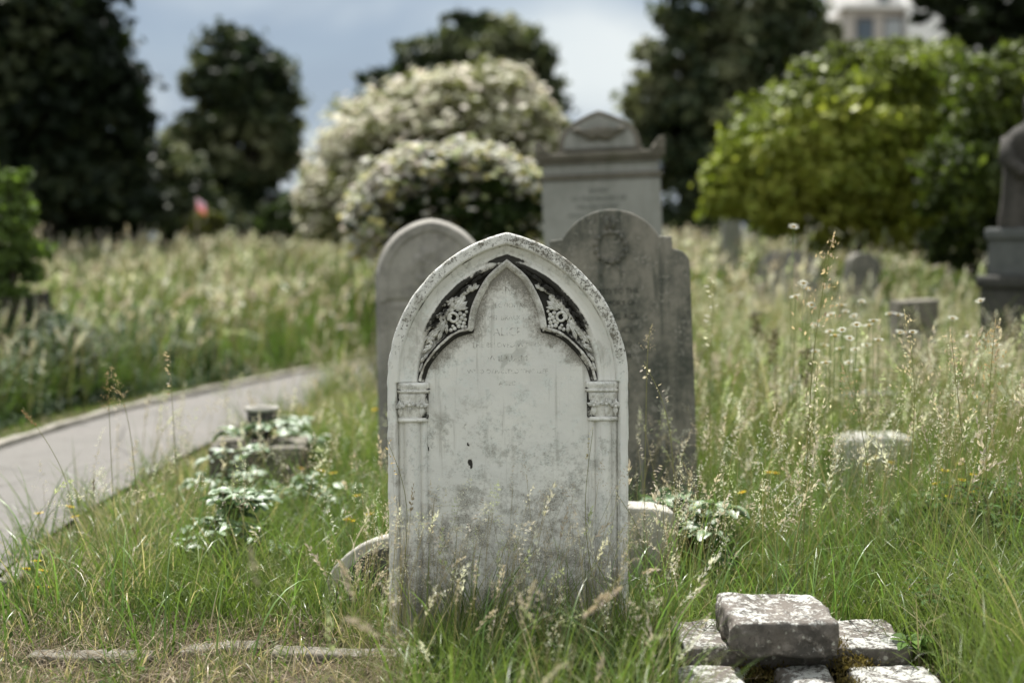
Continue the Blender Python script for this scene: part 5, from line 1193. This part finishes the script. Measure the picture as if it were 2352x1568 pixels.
stalk([(860, 1620), (830, 1480), (785, 1290)], 3.4, 'spike', 'soft blurred pale grass spike close to the camera left of the pale headstone', (.52, .44, .38), .0018, .11, seed=14)
stalk([(870, 1640), (850, 1500), (800, 1400)], 3.2, 'spike', 'shorter soft blurred grass spike close to the camera, low on the left', (.50, .42, .37), .0018, .10, seed=15)
stalk([(1180, 1700), (1195, 1480), (1228, 1330)], 3.6, 'spike', 'soft blurred pale grass spike before the middle of the pale headstone', (.62, .54, .46), .0018, .09, seed=16)
stalk([(1300, 1680), (1320, 1480), (1420, 1330)], 3.6, 'spike', 'soft blurred pinkish grass spike before the right column', (.52, .42, .36), .0018, .14, seed=17)
stalk([(1250, 1700), (1255, 1600), (1300, 1505)], 3.3, 'spike', 'broad blurred pale grass spike at the bottom centre', (.55, .50, .40), .0018, .10, seed=18)
stalk([(620, 1620), (600, 1450), (575, 1255)], 3.1, 'spike', 'blurred grass spike close to the camera below the silvery bramble', (.36, .32, .26), .0018, .10, seed=19)
stalk([(200, 1340), (150, 1100), (52, 935)], 5.6, 'spike', 'bent brown grass stem leaning left over the path', BR, .0015, .10, seed=20)
stalk([(270, 1330), (255, 1050), (248, 860)], 5.8, 'open', 'dark brown grass head standing against the path', BR, .0015, .18, seed=21)
stalk([(330, 1330), (300, 1000), (255, 840)], 5.8, 'open', 'taller brown grass head beside the dark one against the path', (.40, .30, .2), .0015, .20, seed=22)
stalk([(420, 1320), (400, 1000), (390, 815)], 6.0, 'nod', 'pale grass stem crossing the far edge of the path', (.46, .36, .26), .0015, .2, seed=23)
stalk([(300, 1400), (225, 1250), (215, 1100)], 5.5, 'spike', 'short dark plantain-like spike in the turf beside the path', (.14, .10, .06), .0015, .06, seed=24)
stalk([(360, 1400), (322, 1260), (305, 1210)], 5.5, 'spike', 'second short dark spike, just right of the other by the path', (.14, .10, .06), .0015, .05, seed=25)
stalk([(1500, 1480), (1475, 1250), (1415, 1130)], 4.8, 'nod', 'drooping white grass head beside the right edge of the pale headstone', (.64, .58, .48), .0014, .12, seed=26)
stalk([(1560, 1250), (1540, 1000), (1480, 830)], 5.4, 'nod', 'nodding silvery grass head before the foot of the dark shouldered headstone', (.62, .54, .46), .0015, .20, seed=27)
# dark dock plants
for (x, yt, yb, Y, lab, s) in ((1778, 755, 835, 8.2, 'dark brown dock seed head in the pale grass right of the headstones', 31), (1852, 800, 880, 7.6, 'dark dock seed head below the tallest grass stalk', 32), (1735, 715, 780, 9.2, 'smaller dark dock spike nearest the shouldered headstone', 33)):
    p = P(x, yt, Y); g = gz(p.x, Y); t = thing('dock_plant', (p.x, Y, g), lab, 'weed'); h = p.z-g; r = random.Random(s); A1 = Acc(); tube(A1, [(0.03, 0, 0), (.01, 0, h*.6), (0, 0, h)], [.005, .004, .002], 6, (.12, .07, .04)); A1.build('stem', M['stalk'], t)
    Pt = []; hl = (yb-yt)*Y/3267
    for q in range(150):
        z = r.random(); a = r.uniform(0, 6.28); rr = (.028+.045*(.5+.5*math.sin(a*2+z*11))*(.3+z))*r.uniform(.2, 1); Pt.append((rr*math.cos(a), rr*math.sin(a), h-hl*z))
    Pt = np.array(Pt); V, Q, c = leaves(Pt, np.tile([0, 0, 1.], (150, 1)), .022, [(.035, .022, .014), (.07, .04, .022)], s); mk('seed_head', V, Q, mat=M['seed'], parent=t, col=c)
# dead twig across the plinth
A_ = Acc(); q0 = P(655, 1105, 7.5); q1 = P(745, 1055, 7.6); tw = thing('dead_stem', tuple(q0), 'straight dead brown stem sticking out over the low plinth', 'twig'); tube(A_, catmull([q0, (q0+q1)/2+Vector((0, 0, .01)), q1], 8), np.linspace(.006, .003, 8), 6, (.32, .24, .19)); A_.build('stick', M['stalk'], tw, world=True)
